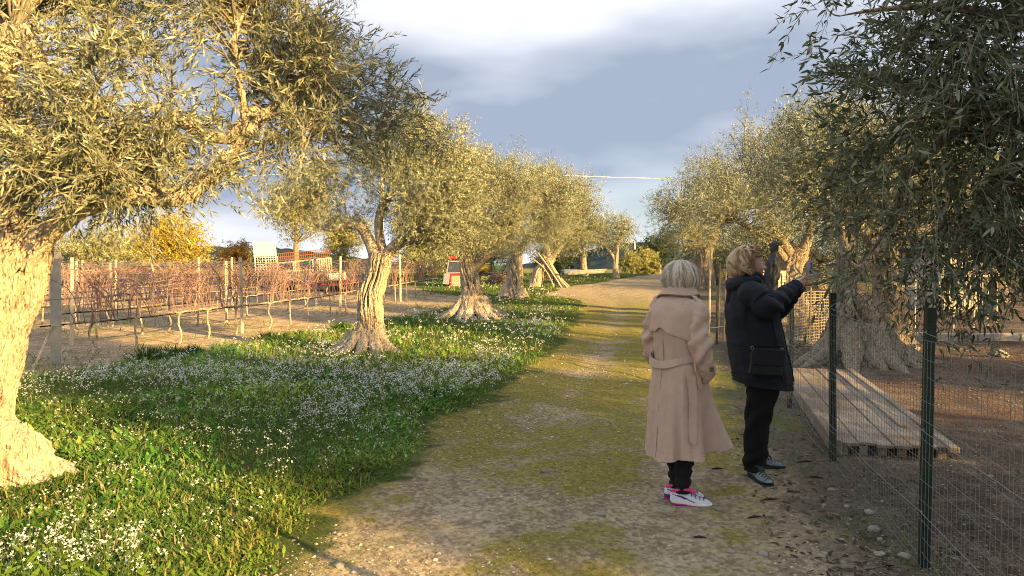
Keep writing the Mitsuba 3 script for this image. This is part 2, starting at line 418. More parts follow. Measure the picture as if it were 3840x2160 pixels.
def crown(g, ells, ncl, spc, lps, leaf, anchors, gap=.0, spread=.20, shoot=(.16, .36), fine=True, twigs=True, droop=.25, up=.35, palette=OLIVE, width=.21, br=.013, twig_r=.0022, align=(.55, 1.2)):
    """Foliage of a crown: clumps scattered through the ellipsoids, each clump a handful of leafy shoots, each clump reached by a branchlet.
    Returns (leaf vertices, faces, colours), branchlet tubes, twig tubes."""
    ells = [(np.asarray(c, float), np.asarray(r, float)) for c, r in ells]
    vol = np.array([np.prod(r) ** .8 for _, r in ells])
    which = g.choice(len(ells), ncl * 2, p=vol / vol.sum())
    dirs = rand_unit(g, ncl * 2)
    rad = g.random(ncl * 2) ** (1 / 2.3)
    cen = np.array([ells[w][0] for w in which])
    ext = np.array([ells[w][1] for w in which])
    c = cen + dirs * ext * rad[:, None]
    if gap:
        keep = meshkit.fbm(c * 1.7 + 11, 2, 8) > gap
        c, dirs, cen = c[keep], dirs[keep], cen[keep]
    c, out = c[:ncl], unit(dirs[:ncl] * .8 + unit(c[:ncl] - np.mean([e[0] for e in ells], 0)) * .6)
    n = len(c)
    anchors = np.asarray(anchors, float)
    dist = np.linalg.norm(anchors[None] - c[:, None], axis=-1) + 1.2 * np.maximum(anchors[None, :, 2] - c[:, None, 2] + .1, 0)
    a = anchors[np.argmin(dist, 1)]
    t = np.linspace(0, 1, 6)[None, :, None]
    mid = (a + c) / 2 + g.normal(size=(n, 3)) * .10 * np.linalg.norm(c - a, axis=1, keepdims=True)
    bpts = a[:, None] * (1 - t) ** 2 + 2 * mid[:, None] * t * (1 - t) + c[:, None] * t ** 2
    ln = np.linalg.norm(c - a, axis=1)
    brad = np.clip(br * np.sqrt(ln + .1), .004, .05)[:, None] * np.linspace(1, .35, 6)[None]
    branch = (bpts, brad)
    # shoots
    m = n * spc
    ci = np.repeat(np.arange(n), spc)
    lens = g.uniform(*shoot, m)
    base = c[ci] + g.normal(size=(m, 3)) * spread * .55
    sd = unit(out[ci] * .55 + rand_unit(g, m) * .9 + np.array([0, 0, up]))
    k = 4
    tt = np.linspace(0, 1, k)[None, :, None]
    spts = base[:, None] + sd[:, None] * lens[:, None, None] * tt + np.array([0, 0, -1.0]) * (droop * g.random(m) * lens)[:, None, None] * tt ** 2
    twig = (spts, np.full((m, k), twig_r) * np.linspace(1, .45, k)[None]) if twigs else None
    # leaves in pairs along the shoots
    q = m * lps
    si = np.repeat(np.arange(m), lps)
    pos = np.tile((np.arange(lps) // 2 * 2 + 1.5) / (lps + 1), m) * .92 + .08 + g.normal(size=q) * .015
    tang = unit(spts[si, 3] - spts[si, 0])
    x = np.clip(pos, 0, .999) * 3
    i0 = x.astype(int)
    fr = (x - i0)[:, None]
    lp = spts[si, i0] * (1 - fr) + spts[si, i0 + 1] * fr
    ref = unit(np.cross(tang, rand_unit(g, m)[si]))
    ref2 = np.cross(tang, ref)
    ph = np.tile(np.arange(lps) % 2 * np.pi + np.arange(lps) // 2 * 1.57, m) + g.normal(size=q) * .35
    side = np.cos(ph)[:, None] * ref + np.sin(ph)[:, None] * ref2
    ld = unit(tang * g.uniform(*align, q)[:, None] + side + rand_unit(g, q) * .25)
    ln_ = unit(np.cross(ld, np.cross(tang, ld)) * -1 + rand_unit(g, q) * .35)
    L = leaf * g.uniform(.65, 1.2, q)
    v, f, nv = leaf_mesh(lp, ld, ln_, L, L * width * g.uniform(.8, 1.2, q), fine)
    col = palette[g.integers(0, len(palette), q)] * g.uniform(.8, 1.25, (q, 1)) * (0.82 + .36 * g.random(n))[ci][si][:, None]
    return (v, f, np.repeat(col, nv, 0)), branch, twig


def gnarl(path, radii, around=72, along=90, furrow=.16, lobes=.0, seed=0, twist=.6, holes=(), freq=2.6, foot=1.0, fine=.05):
    """A gnarled trunk: a swept, fluted, furrowed surface with open hollows."""
    p = np.asarray(path, float)
    s = np.r_[0, np.cumsum(np.linalg.norm(np.diff(p, axis=0), axis=1))]
    q = np.linspace(0, s[-1], along)
    c, R = PchipInterpolator(s, p)(q), PchipInterpolator(s, radii)(q)
    t = unit(np.gradient(c, axis=0))
    a = unit(np.cross(np.array([0, 1.0, 0]), t))
    b = np.cross(t, a)
    th = np.arange(around) / around * 2 * np.pi
    TT, QQ = np.meshgrid(th, q)
    g = np.random.default_rng(seed)
    lob = sum(np.cos(k * TT + g.uniform(0, 6.28) + twist * QQ * .5) * w for k, w in ((2, .5), (3, .6), (5, .5), (7, .35)))
    low = np.clip(1 - QQ / foot, 0, 1) ** 1.3
    tw = TT + twist * QQ
    npnt = np.stack([np.cos(tw) * freq, np.sin(tw) * freq, QQ * 1.1], -1)
    n1 = meshkit.fbm(npnt + seed, 3, seed)
    n2 = meshkit.fbm(npnt * np.array([3.4, 3.4, 2.2]) + seed, 3, seed + 3)
    ridge = 1 - np.abs(n1 - .5) * 4.5
    ridge2 = 1 - np.abs(n2 - .5) * 4
    n3 = meshkit.fbm(npnt * np.array([9, 9, 3.2]) + seed + 5, 3, seed + 6)
    ridge3 = 1 - np.abs(n3 - .5) * 5
    r = 1 + lobes * lob * (low * 1.2 + .25) - furrow * np.clip(ridge, 0, 1) ** 2 - furrow * .5 * np.clip(ridge2, 0, 1) ** 2 - fine * np.clip(ridge3, 0, 1) ** 3 + .10 * low * (n2 - .5) * 2 + .25 * (n1 - .5) * (furrow * 3)
    for (hth, hs, wth, ws, depth) in holes:
        dth = (TT - hth + np.pi) % (2 * np.pi) - np.pi
        r = r - depth * np.exp(-((dth / wth) ** 2 + ((QQ - hs) / ws) ** 2) ** 2)
    r = np.maximum(r, .18) * R[:, None]
    v = c[:, None] + r[..., None] * (np.cos(TT)[..., None] * a[:, None] + np.sin(TT)[..., None] * b[:, None])
    f = grid_faces(along, around, True)
    v = np.vstack([v.reshape(-1, 3), c[-1][None] + t[-1] * R[-1] * .3])
    cap = np.array([[(along - 1) * around + i, (along - 1) * around + (i + 1) % around, along * around] for i in range(around)])
    return v, np.vstack([f[:, [0, 1, 2]], f[:, [0, 2, 3]], cap])


def sample_path(path, n=14):
    p = np.asarray(path, float)
    s = np.r_[0, np.cumsum(np.linalg.norm(np.diff(p, axis=0), axis=1))]
    return PchipInterpolator(s, p)(np.linspace(0, s[-1], n))


def olive(label, trunk, limbs, ells, seed, group="olive trees along the track", cat="tree", ncl=150, spc=12, lps=14, leaf=.055, fine=True, twigs=True, name="olive_tree", trunk_kw={}, skip=.35, extra_anchor=(), palette=OLIVE, bark="mat_bark", **kw):
    """trunk = (path, radii); limbs = [(path, radius at root, radius at tip)]; ells = [(centre, radii)]."""
    g = np.random.default_rng(seed)
    t = thing(name, label, cat, group)
    obj("trunk", gnarl(*trunk, seed=seed, **trunk_kw), bark, t, smooth=True)
    anchors = [np.asarray(trunk[0], float)[-1:]]
    for path, r0, r1 in limbs:
        k = len(path)
        obj("limb", gnarl(path, np.linspace(r0, r1, k), around=20, along=10 * k, furrow=.10, seed=seed + k, freq=1.4), bark, t, smooth=True)
        sp = sample_path(path)
        anchors.append(sp[int(len(sp) * skip):])
    anchors = np.vstack(anchors + [np.asarray(e, float).reshape(-1, 3) for e in extra_anchor])
    (v, f, col), branch, twig = crown(g, ells, ncl, spc, lps, leaf, anchors, fine=fine, twigs=twigs, palette=palette, **kw)
    obj("branchlets", tubes(*branch, 5), "mat_twig", t, smooth=True, kind="stuff")
    if twigs:
        obj("twigs", tubes(*twig, 3), "mat_twig", t, kind="stuff")
    obj("foliage", (v, f), "mat_leaf", t, color=col, kind="stuff")
    return t


def roots(key, c, r, n, seed, a0=-2.9, a1=.2, rise=.45, w=.13, bark="mat_bark"):
    """Surface roots that run out from the foot of a trunk and dive into the ground."""
    g = np.random.default_rng(seed)
    for i in range(n):
        a = a0 + (a1 - a0) * (i + g.uniform(.2, .8)) / n
        d, e = np.array([math.cos(a), math.sin(a)]), np.array([-math.sin(a), math.cos(a)])
        L = r * g.uniform(1.25, 1.75)
        k = g.uniform(-.22, .22)
        pts = []
        for t, up_ in ((.30, rise), (.55, rise * .48), (.80, rise * .20), (1.05, rise * .06), (1.3, -.06)):
            q = np.asarray(c) + d * L * t / 1.3 * 1.1 + e * k * t * t * r
            pts.append([q[0], q[1], hz(*q) + up_])
        rr = r * w / .13 * g.uniform(.8, 1.2)
        obj("root", gnarl(pts, [rr * .30, rr * .25, rr * .19, rr * .13, rr * .07], around=40, along=60, furrow=.2, seed=seed + i, freq=1.3, fine=.08), bark, key, smooth=True)


def E(u, v, d, rx, ry, rz):
    return P(u, v, d), (rx, ry, rz)


# --- first olive on the left, close to the camera, leaning out over the meadow
t1 = ([P(-75, 1950, 5.05), P(-80, 1760, 5.05), P(-112, 1560, 5.1), P(-66, 1300, 5.15), P(-10, 1060, 5.2), P(20, 900, 5.2), P(30, 800, 5.2)], [.64, .50, .27, .29, .315, .30, .20])
T1K = olive("gnarled old olive with a pale sunlit trunk at the left edge of the photo", t1,
      [([P(90, 1000, 5.15), P(200, 850, 5.1), P(330, 765, 5.0), P(470, 725, 5.0), P(660, 742, 5.1), P(760, 690, 5.2), P(860, 590, 5.4), P(930, 500, 5.5), P(1000, 420, 5.6), P(1060, 372, 5.7), P(1180, 330, 5.9), P(1320, 330, 6.1)], .10, .018),
       ([P(560, 735, 5.05), P(600, 560, 5.3), P(640, 440, 5.4), P(700, 468, 5.4), P(770, 508, 5.4), P(850, 520, 5.45), P(890, 480, 5.5), P(960, 408, 5.6)], .045, .05),
       ([P(40, 860, 5.2), P(70, 720, 5.3), P(150, 640, 5.4), P(60, 560, 5.6), P(30, 400, 5.8), P(50, 60, 6.0)], .16, .05),
       ([P(20, 850, 5.1), P(-60, 650, 5.0), P(-40, 450, 4.9), P(60, 120, 4.9), P(110, 190, 4.9), P(190, 280, 4.95), P(300, 350, 5.0), P(400, 440, 5.0)], .13, .025),
       ([P(930, 500, 5.5), P(905, 350, 5.5), P(880, 160, 5.5), P(930, 20, 5.6)], .035, .015),
       ([P(1060, 372, 5.7), P(1180, 480, 5.8), P(1300, 520, 6.0), P(1420, 480, 6.2)], .025, .01)],
      [E(130, 300, 5.2, .55, .9, .5), E(400, 120, 5.4, .5, .9, .38), E(420, 400, 5.2, .6, .9, .40), E(250, 620, 5.0, .45, .7, .28), E(560, 620, 5.1, .42, .6, .22), E(760, 330, 5.5, .3, .7, .35),
       E(920, 120, 5.6, .5, .9, .42), E(1120, 260, 5.8, .5, .8, .32), E(1320, 340, 6.1, .42, .6, .25), E(1180, 480, 5.8, .45, .6, .20), E(1470, 430, 6.2, .2, .4, .16), E(450, 740, 4.9, .35, .4, .14), E(330, 840, 4.9, .28, .35, .14),
       E(1050, 560, 5.6, .3, .4, .14), E(620, 700, 4.9, .40, .35, .16), E(380, 640, 4.6, .45, .3, .3), E(560, 470, 4.9, .3, .3, .25), E(180, 760, 4.7, .3, .25, .15),
       E(300, -330, 5.5, 1.1, 1.3, .6), E(-450, 200, 5.2, .8, 1.2, .9), E(900, -280, 5.8, .9, 1.1, .45)],
      seed=1, ncl=620, spc=11, lps=17, leaf=.064, fine=True, width=.165, twig_r=.0026, align=(.8, 1.7), gap=.43, spread=.17, shoot=(.20, .46), droop=.45, up=.3,
      trunk_kw=dict(around=240, along=260, furrow=.13, lobes=.26, twist=.35, foot=.95, fine=.07, holes=[(-1.55, 2.15, .22, .45, .55), (-1.2, 1.75, .12, .25, .4)]))

roots(T1K, P(-85, 1800, 5.05)[:2], .43, 7, 901, -2.4, 1.0, .34, .15)

# --- second olive on the left: pale fluted trunk, crown swept to the right
t2 = ([P(1372, 1350, 12.9), P(1378, 1290, 12.9), P(1392, 1220, 12.9), P(1388, 1120, 12.9), P(1415, 1030, 12.9), P(1432, 950, 12.9)], [.58, .42, .26, .235, .22, .21])
T2K = olive("olive with a bright sunlit fluted trunk, second along the left", t2,
      [([P(1405, 960, 12.9), P(1385, 905, 12.9), P(1350, 852, 12.9), P(1300, 842, 13.0), P(1255, 860, 13.1), P(1200, 850, 13.2), P(1165, 790, 13.3)], .12, .03),
       ([P(1450, 960, 12.9), P(1500, 905, 12.8), P(1560, 860, 12.8), P(1640, 800, 12.8)], .13, .04),
       ([P(1440, 950, 12.9), P(1420, 850, 12.9), P(1430, 780, 12.9), P(1455, 738, 12.9)], .09, .065),
       ([P(1440, 790, 12.9), P(1490, 690, 13.0), P(1560, 600, 13.0), P(1600, 480, 13.1)], .05, .02)],
      [E(1530, 700, 12.9, .85, 1.0, .6), E(1650, 760, 12.8, .75, .9, .62), E(1480, 590, 13.0, .6, .9, .40), E(1640, 560, 13.1, .65, .8, .48), E(1600, 850, 12.8, .6, .8, .35),
       E(1180, 690, 13.2, .5, .7, .32), E(1090, 730, 13.3, .35, .5, .22), E(1270, 800, 13.0, .45, .6, .16), E(1380, 660, 13.0, .45, .6, .25), E(1730, 680, 12.9, .45, .7, .5), E(1700, 860, 12.7, .5, .6, .32), E(1540, 480, 13.1, .5, .7, .3), E(1640, 900, 12.6, .4, .5, .22)],
      seed=2, ncl=640, spc=11, lps=14, leaf=.062, fine=False, twigs=False, gap=.36, spread=.2,
      trunk_kw=dict(around=200, along=200, furrow=.15, lobes=.16, twist=.25, foot=.7, fine=.06, holes=[(-1.4, 1.6, .10, .3, .5), (-1.9, 1.3, .08, .22, .5), (-1.0, .35, .12, .10, .4), (-1.6, 1.05, .09, .12, .35)]))

roots(T2K, P(1374, 1330, 12.9)[:2], .52, 7, 911, -3.1, .2, .34)

# --- third on the left: wide grey foot in the shade
b3 = P(1770, 1205, 21.3)
t3 = ([P(1772, 1225, 21.3), P(1772, 1190, 21.3), P(1770, 1150, 21.3), P(1768, 1090, 21.3), P(1760, 1030, 21.3), P(1752, 970, 21.3)], [.80, .62, .42, .33, .29, .25])
T3K = olive("olive with a broad grey flaring trunk, third along the left", t3,
      [([P(1775, 1010, 21.3), P(1820, 965, 21.2), P(1860, 930, 21.1), P(1900, 860, 21.0)], .17, .06),
       ([P(1752, 985, 21.3), P(1740, 900, 21.4), P(1770, 800, 21.4)], .17, .05),
       ([P(1745, 990, 21.3), P(1700, 940, 21.2), P(1640, 900, 21.2)], .10, .04)],
      [E(1800, 760, 21.4, 1.25, 1.5, 1.05), E(1680, 840, 21.2, .95, 1.2, .65), E(1900, 800, 21.1, 1.0, 1.3, .8), E(1760, 640, 21.5, .8, 1.1, .6), E(1850, 880, 21.0, .8, 1.0, .4), E(1850, 640, 21.4, 1.0, 1.2, .75), E(1960, 700, 21.2, .7, 1.0, .6), E(1720, 920, 20.8, .7, .8, .3), E(1820, 920, 20.7, .5, .6, .25)],
      seed=3, ncl=640, spc=11, lps=12, leaf=.075, fine=False, twigs=False, gap=.33, spread=.26, shoot=(.2, .42),
      trunk_kw=dict(around=110, along=120, furrow=.18, lobes=.16, twist=.3, foot=.8, holes=[(-1.7, .55, .10, .14, .5), (-1.25, .55, .08, .14, .5), (-1.1, 1.3, .09, .12, .4), (-1.9, 1.2, .08, .1, .35)]))

roots(T3K, P(1772, 1205, 21.3)[:2], .70, 8, 921, -3.2, .2, .55)

# --- fourth on the left
t4 = ([P(1932, 1130, 30), P(1932, 1105, 30), P(1932, 1070, 30), P(1930, 1000, 30), P(1935, 960, 30)], [.75, .55, .37, .35, .28])
t = olive("olive with a stout grey trunk and side root, fourth along the left", t4,
      [([P(1930, 990, 30), P(1960, 920, 30), P(2010, 850, 30)], .2, .06), ([P(1935, 980, 30), P(1920, 900, 30), P(1900, 830, 30)], .18, .06)],
      [E(1980, 760, 30, 1.7, 1.8, 1.35), E(2060, 830, 30, 1.3, 1.6, .9), E(1950, 900, 30, 1.0, 1.4, .45), E(2040, 680, 30, 1.0, 1.3, .8), E(2080, 740, 30, 1.2, 1.4, 1.0), E(1950, 940, 29.4, .8, .8, .3)],
      seed=4, ncl=460, spc=10, lps=11, leaf=.095, fine=False, twigs=False, gap=.32, spread=.33, shoot=(.25, .5),
      trunk_kw=dict(around=90, along=90, furrow=.2, lobes=.14, foot=.6, holes=[(-1.4, .75, .1, .2, .6)]))
obj("root", gnarl([P(1890, 1118, 29.8), P(1895, 1090, 29.9), P(1915, 1060, 30), P(1932, 1030, 30)], [.3, .22, .2, .15], around=40, along=50, furrow=.2, seed=44), "mat_bark", t, smooth=True)

# --- fifth, leaning
t5 = ([P(2008, 1088, 37), P(2012, 1060, 37), P(2020, 1025, 37), P(2045, 995, 37), P(2072, 965, 37)], [.55, .40, .32, .28, .24])
olive("olive with a crooked leaning trunk and canes propped on it", t5,
      [([P(2060, 975, 37), P(2100, 930, 37), P(2150, 860, 37)], .18, .06), ([P(2060, 975, 37), P(2050, 900, 37), P(2060, 820, 37)], .16, .06)],
      [E(2100, 760, 37, 1.9, 2.0, 1.7), E(2160, 850, 37, 1.4, 1.8, .9), E(2050, 870, 37, 1.2, 1.5, .8), E(2020, 690, 37, 1.1, 1.6, .9), E(2190, 740, 37, .9, 1.2, .9), E(2200, 820, 37, 1.1, 1.2, 1.0), E(2120, 900, 36.6, 1.4, 1.2, .5)],
      seed=5, ncl=480, spc=10, lps=10, leaf=.115, fine=False, twigs=False, gap=.30, spread=.38, shoot=(.3, .6), trunk_kw=dict(around=70, along=70, furrow=.18, lobes=.1, foot=.6))
t5b = ([P(2312, 1046, 47), P(2308, 1010, 47), P(2312, 960, 47)], [.28, .20, .17])
olive("small round olive with a thin forked trunk where the track tops the rise", t5b,
      [([P(2310, 985, 47), P(2285, 940, 47), P(2250, 900, 47)], .13, .05), ([P(2312, 965, 47), P(2318, 900, 47), P(2320, 860, 47)], .14, .05)],
      [E(2290, 870, 47, 1.35, 1.4, 1.0), E(2240, 900, 47, .9, 1.0, .6), E(2330, 880, 47, .7, .9, .7)],
      seed=6, ncl=200, spc=9, lps=9, leaf=.14, fine=False, twigs=False, gap=.28, spread=.4, shoot=(.3, .6), trunk_kw=dict(around=40, along=40, furrow=.15))
t5c = ([P(2195, 1042, 50), P(2190, 1010, 50), P(2188, 960, 50)], [.30, .24, .2])
olive("olive with a short grey trunk between the pipe stack and the small round olive", t5c,
      [([P(2190, 980, 50), P(2180, 920, 50), P(2160, 880, 50)], .15, .06)], [E(2190, 880, 50, 1.3, 1.5, 1.0), E(2130, 900, 51, 1.5, 1.5, 1.0)],
      seed=7, ncl=200, spc=9, lps=9, leaf=.14, fine=False, twigs=False, gap=.28, spread=.4, shoot=(.3, .6), trunk_kw=dict(around=40, along=40, furrow=.15))

# --- right side: the old hollow olive inside the enclosure
t6 = ([P(3215, 1400, 11.8), P(3212, 1340, 11.8), P(3202, 1240, 11.8), P(3190, 1165, 11.8), P(3172, 1095, 11.8), P(3170, 1020, 11.8), P(3176, 955, 11.8)], [.90, .74, .50, .36, .225, .20, .18])
T6K = olive("massive hollow olive with a cleft spreading foot inside the wire enclosure", t6,
      [([P(3180, 1010, 11.8), P(3165, 920, 11.9), P(3150, 830, 12.0), P(3080, 740, 12.1)], .11, .04),
       ([P(3175, 1050, 11.8), P(3290, 940, 11.7), P(3370, 830, 11.6), P(3420, 740, 11.6)], .13, .05),
       ([P(3178, 970, 11.8), P(3210, 850, 12.1), P(3270, 700, 12.3)], .11, .04)],
      [E(3080, 620, 12.2, 1.0, 1.2, .8), E(3250, 560, 12.2, 1.2, 1.4, .9), E(3450, 650, 11.8, 1.2, 1.4, .8), E(2990, 700, 12.1, .6, .9, .5), E(3060, 480, 12.3, .6, .8, .5), E(3620, 760, 11.8, 1.0, 1.2, .7), E(3130, 840, 12.4, .7, .8, .3)],
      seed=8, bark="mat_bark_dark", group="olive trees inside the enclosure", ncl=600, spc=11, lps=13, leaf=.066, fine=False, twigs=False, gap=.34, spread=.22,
      trunk_kw=dict(around=150, along=140, furrow=.22, lobes=.20, twist=.35, foot=1.1, freq=3.0,
                    fine=.09, holes=[(-1.40, .62, .17, .46, .95), (-.82, .36, .22, .32, .95), (-1.85, .80, .07, .16, .7), (-1.62, 1.05, .06, .14, .6), (-2.3, .45, .09, .2, .6), (-1.1, .30, .07, .22, .6)]))
roots(T6K, P(3212, 1375, 11.8)[:2], .72, 8, 931, -3.2, .2, .55, bark="mat_bark_dark")
t6b = ([np.array([7.7, 14.9, -.05]), np.array([7.7, 14.9, .5]), np.array([7.65, 15.0, 1.3]), np.array([7.6, 15.0, 1.9])], [.55, .40, .30, .26])  # hidden tree, placed to keep the third olive's trunk in shade
olive("olive hidden behind the hollow olive, placed to shade the third olive trunk", t6b,
      [([np.array([7.6, 15.0, 1.8]), np.array([7.0, 15.0, 2.6]), np.array([6.7, 15.1, 3.4])], .16, .05), ([np.array([7.6, 15.0, 1.8]), np.array([8.2, 15.1, 2.7]), np.array([8.5, 15.0, 3.5])], .16, .05)],
      [((7.0, 14.9, 3.2), (1.0, 1.1, .8)), ((8.2, 15.2, 3.2), (1.0, 1.2, .9)), ((7.5, 14.8, 3.9), (1.0, 1.1, .7)), ((7.5, 15.3, 2.6), (1.2, 1.1, .5))],
      seed=18, bark="mat_bark_dark", group="olive trees inside the enclosure", ncl=300, spc=11, lps=11, leaf=.075, fine=False, twigs=False, gap=.28, spread=.25, trunk_kw=dict(around=50, along=50))
t7 = ([P(2960, 1180, 21), P(2958, 1120, 21), P(2955, 1060, 21), P(2970, 1000, 21), P(3010, 950, 21)], [.75, .55, .40, .34, .28])
olive("olive with a dark bowed trunk behind the woman in the dark jacket", t7,
      [([P(3005, 955, 21), P(3040, 860, 21), P(3060, 760, 21)], .2, .06), ([P(2980, 990, 21), P(2920, 880, 21), P(2850, 780, 21)], .2, .05), ([P(2960, 1000, 21), P(2880, 900, 20.8), P(2760, 830, 20.6)], .14, .05)],
      [E(2850, 700, 21, 1.7, 1.8, 1.2), E(2730, 800, 20.8, 1.1, 1.4, .8), E(2960, 560, 21.2, 1.2, 1.5, .9), E(2850, 520, 21, .9, 1.1, .7), E(3060, 700, 21, 1.4, 1.7, 1.1), E(2640, 780, 20.8, .55, .9, .5), E(2900, 850, 20.5, 1.4, 1.4, .35), ((8.6, 22.4, 3.6), (1.1, 1.1, .9)), E(2800, 440, 21, .35, .4, .35), E(2950, 420, 21, .4, .5, .3)],
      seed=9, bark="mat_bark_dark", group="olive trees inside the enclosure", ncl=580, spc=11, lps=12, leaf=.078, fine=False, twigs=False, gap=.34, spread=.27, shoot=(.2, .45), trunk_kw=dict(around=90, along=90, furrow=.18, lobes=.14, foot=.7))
t8 = ([P(2640, 1095, 36), P(2640, 1060, 36), P(2642, 1000, 36), P(2650, 930, 36)], [.75, .55, .42, .36])
olive("olive with a thick dark trunk seen between the two women", t8,
      [([P(2645, 960, 36), P(2610, 880, 36), P(2560, 800, 36)], .25, .08), ([P(2650, 950, 36), P(2690, 860, 36), P(2720, 780, 36)], .25, .08)],
      [E(2610, 770, 36, 2.0, 2.2, 1.5), E(2530, 840, 36, 1.2, 1.6, .9), E(2700, 680, 36, 2.0, 2.2, 1.6), E(2620, 900, 35.5, 1.8, 1.8, .5), E(2490, 760, 36, .7, .9, .6)],
      seed=10, bark="mat_bark_dark", group="olive trees inside the enclosure", ncl=460, spc=10, lps=10, leaf=.115, fine=False, twigs=False, gap=.31, spread=.36, shoot=(.3, .6), trunk_kw=dict(around=60, along=60, furrow=.18, lobes=.12, foot=.8))

# --- the dark olive that hangs in from the right, its trunk outside the frame
t9 = ([np.array([4.2, 3.7, -.05]), np.array([4.2, 3.7, .3]), np.array([4.15, 3.75, 1.0]), np.array([4.05, 3.8, 1.7])], [.55, .4, .3, .25])
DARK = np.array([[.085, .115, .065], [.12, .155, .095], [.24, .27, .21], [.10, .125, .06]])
olive("dark shaded olive hanging into the top right of the photo over the wire fence", t9,
      [([np.array([4.05, 3.8, 1.6]), P(4300, 600, 3.9), P(4000, 520, 3.9), P(3700, 420, 3.95), P(3420, 330, 4.0), P(3200, 260, 4.1), P(3090, 230, 4.15)], .075, .003),
       ([np.array([4.05, 3.8, 1.6]), P(4200, 300, 3.8), P(3950, 120, 3.8), P(3650, 40, 3.8), P(3350, 30, 3.9), P(3150, 60, 4.0)], .060, .003),
       ([P(4000, 520, 3.9), P(3800, 640, 3.9), P(3640, 800, 3.9), P(3560, 960, 3.9)], .045, .01),
       ([P(3700, 420, 3.95), P(3500, 560, 4.0), P(3380, 700, 4.05), P(3320, 860, 4.15), P(3250, 960, 4.3)], .03, .008)],
      [E(3640, 120, 3.8, .42, .5, .30), E(3380, 240, 4, .34, .42, .20), E(3190, 270, 4.1, .20, .26, .12), E(3620, 420, 3.85, .42, .5, .28), E(3330, 520, 4.0, .26, .35, .17), E(3130, 330, 4.15, .18, .2, .10),
       E(3640, 720, 3.85, .40, .45, .28), E(3380, 820, 4.05, .22, .3, .14), E(3540, 1000, 3.9, .28, .3, .18), E(3320, 1060, 4.1, .20, .3, .12), E(3740, 1010, 3.8, .22, .3, .2), E(3780, 1320, 3.75, .05, .2, .12),
       E(3350, 30, 3.9, .45, .4, .10), E(4150, 300, 3.8, .55, .7, .7), E(3900, -300, 4.0, .8, .8, .45), E(3840, 700, 3.8, .3, .5, .4), E(3800, 250, 3.8, .3, .5, .4), E(3250, 680, 4.2, .15, .3, .12)],
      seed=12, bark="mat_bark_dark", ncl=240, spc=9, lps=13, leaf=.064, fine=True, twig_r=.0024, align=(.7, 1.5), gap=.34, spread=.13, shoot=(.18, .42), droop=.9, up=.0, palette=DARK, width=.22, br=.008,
      trunk_kw=dict(around=60, along=40))
# a leafy sprig that reaches in front of the photographer's hands
g = np.random.default_rng(77)
sp = np.array([P(3250, 1045, 4.6), P(3160, 1042, 4.65), P(3080, 1040, 4.7), P(2985, 1024, 4.75)])
ss = sample_path(sp, 26)
tt_ = unit(np.gradient(ss, axis=0))
alt = np.where(np.arange(26) % 2, 1, -1)[:, None]
ld = unit(tt_ * .9 + np.array([.1, 0, .9]) * alt * .8 + g.normal(size=(26, 3)) * .2)
v, f, k = leaf_mesh(ss, ld, unit(np.cross(ld, tt_) + g.normal(size=(26, 3)) * .2), np.full(26, .072), np.full(26, .014))
key = "olive_tree_009" if "olive_tree_009__trunk" in scene else "olive_tree_010"
key = [k2 for k2 in labels if labels[k2].get("label", "").startswith("dark shaded olive hanging")][0]
obj("sprig", (v, f), "mat_leaf", key, color=np.repeat(np.array([[.26, .29, .2]]) * g.uniform(.8, 1.2, (26, 1)), k, 0), label="pale leafy sprig in front of the hands holding the phone")
obj("twig", tube(sp, .003, 5), "mat_twig", key)

# --- olives outside the frame, behind and to the right of the camera: the long shadows come from them


def shade_tree(x, y, ells, seed, n=150, leaf=.13):
    olive("olive standing outside the photo that shades the track and the two women", ([np.array([x, y, -.05]), np.array([x, y, .3]), np.array([x + .1, y, 1.2]), np.array([x + .1, y + .1, 1.9])], [.6, .42, .32, .28]),
          [([np.array([x + .1, y + .1, 1.7]), np.array([x + .5, y + .6, 2.6]), np.array([x + .8, y + 1.0, 3.4])], .18, .06), ([np.array([x + .1, y + .1, 1.7]), np.array([x - .6, y - .4, 2.6]), np.array([x - .9, y - .8, 3.4])], .18, .06)],
          [((x + a, y + b, c), (r, r, rz)) for a, b, c, r, rz in ells], seed, group="olive trees outside the frame", ncl=n, spc=12, lps=11, leaf=leaf, fine=False, twigs=False, gap=.0, spread=.3, shoot=(.25, .5), trunk_kw=dict(around=30, along=30))


def st(s, t):
    """Ground point from its place across (s) and along (t) the direction of the sun."""
    return 0.65 * s + SUN_AZ[0] * t, 0.76 * s + SUN_AZ[1] * t


x_, y_ = st(5.0, 6.5)
shade_tree(x_, y_, [(0, 0, 3.0, 1.5, 1.3), (-.5, .0, 1.6, 1.0, .8), (.5, .5, 1.7, 1.0, .8), (0, .2, 4.3, 1.1, .8), (.8, .9, 2.8, .7, .9), (-.75, -.85, 2.3, .8, .9), (-.6, -.7, 3.6, .8, .8), (-.55, -.65, 5.1, .9, .8), (.2, .3, 5.6, 1.0, .9), (-.8, -.95, 6.3, .7, .7)], 31, 450)
x_, y_ = st(4.6, 13.0)
shade_tree(x_, y_, [(0, 0, 3.6, 1.7, 1.5), (.6, .6, 2.4, 1.2, .8), (-.4, -.4, 4.9, 1.2, .8)], 35, 230)
x_, y_ = st(12.2, 7.5)
shade_tree(x_, y_, [(0, 0, 3.0, 1.9, 1.3), (0, 0, 1.9, 1.6, .8), (.6, .8, 2.4, 1.3, 1.0)], 32, 300)
x_, y_ = st(17.6, 4.0)
shade_tree(x_, y_, [(0, 0, 3.0, 1.9, 1.3), (0, 0, 1.9, 1.4, .7)], 33, 150)
x_, y_ = st(7.6, 13.0)
shade_tree(x_, y_, [(0, 0, 3.6, 1.2, 1.3), (0, .0, 5.0, 1.0, .8)], 34, 110)

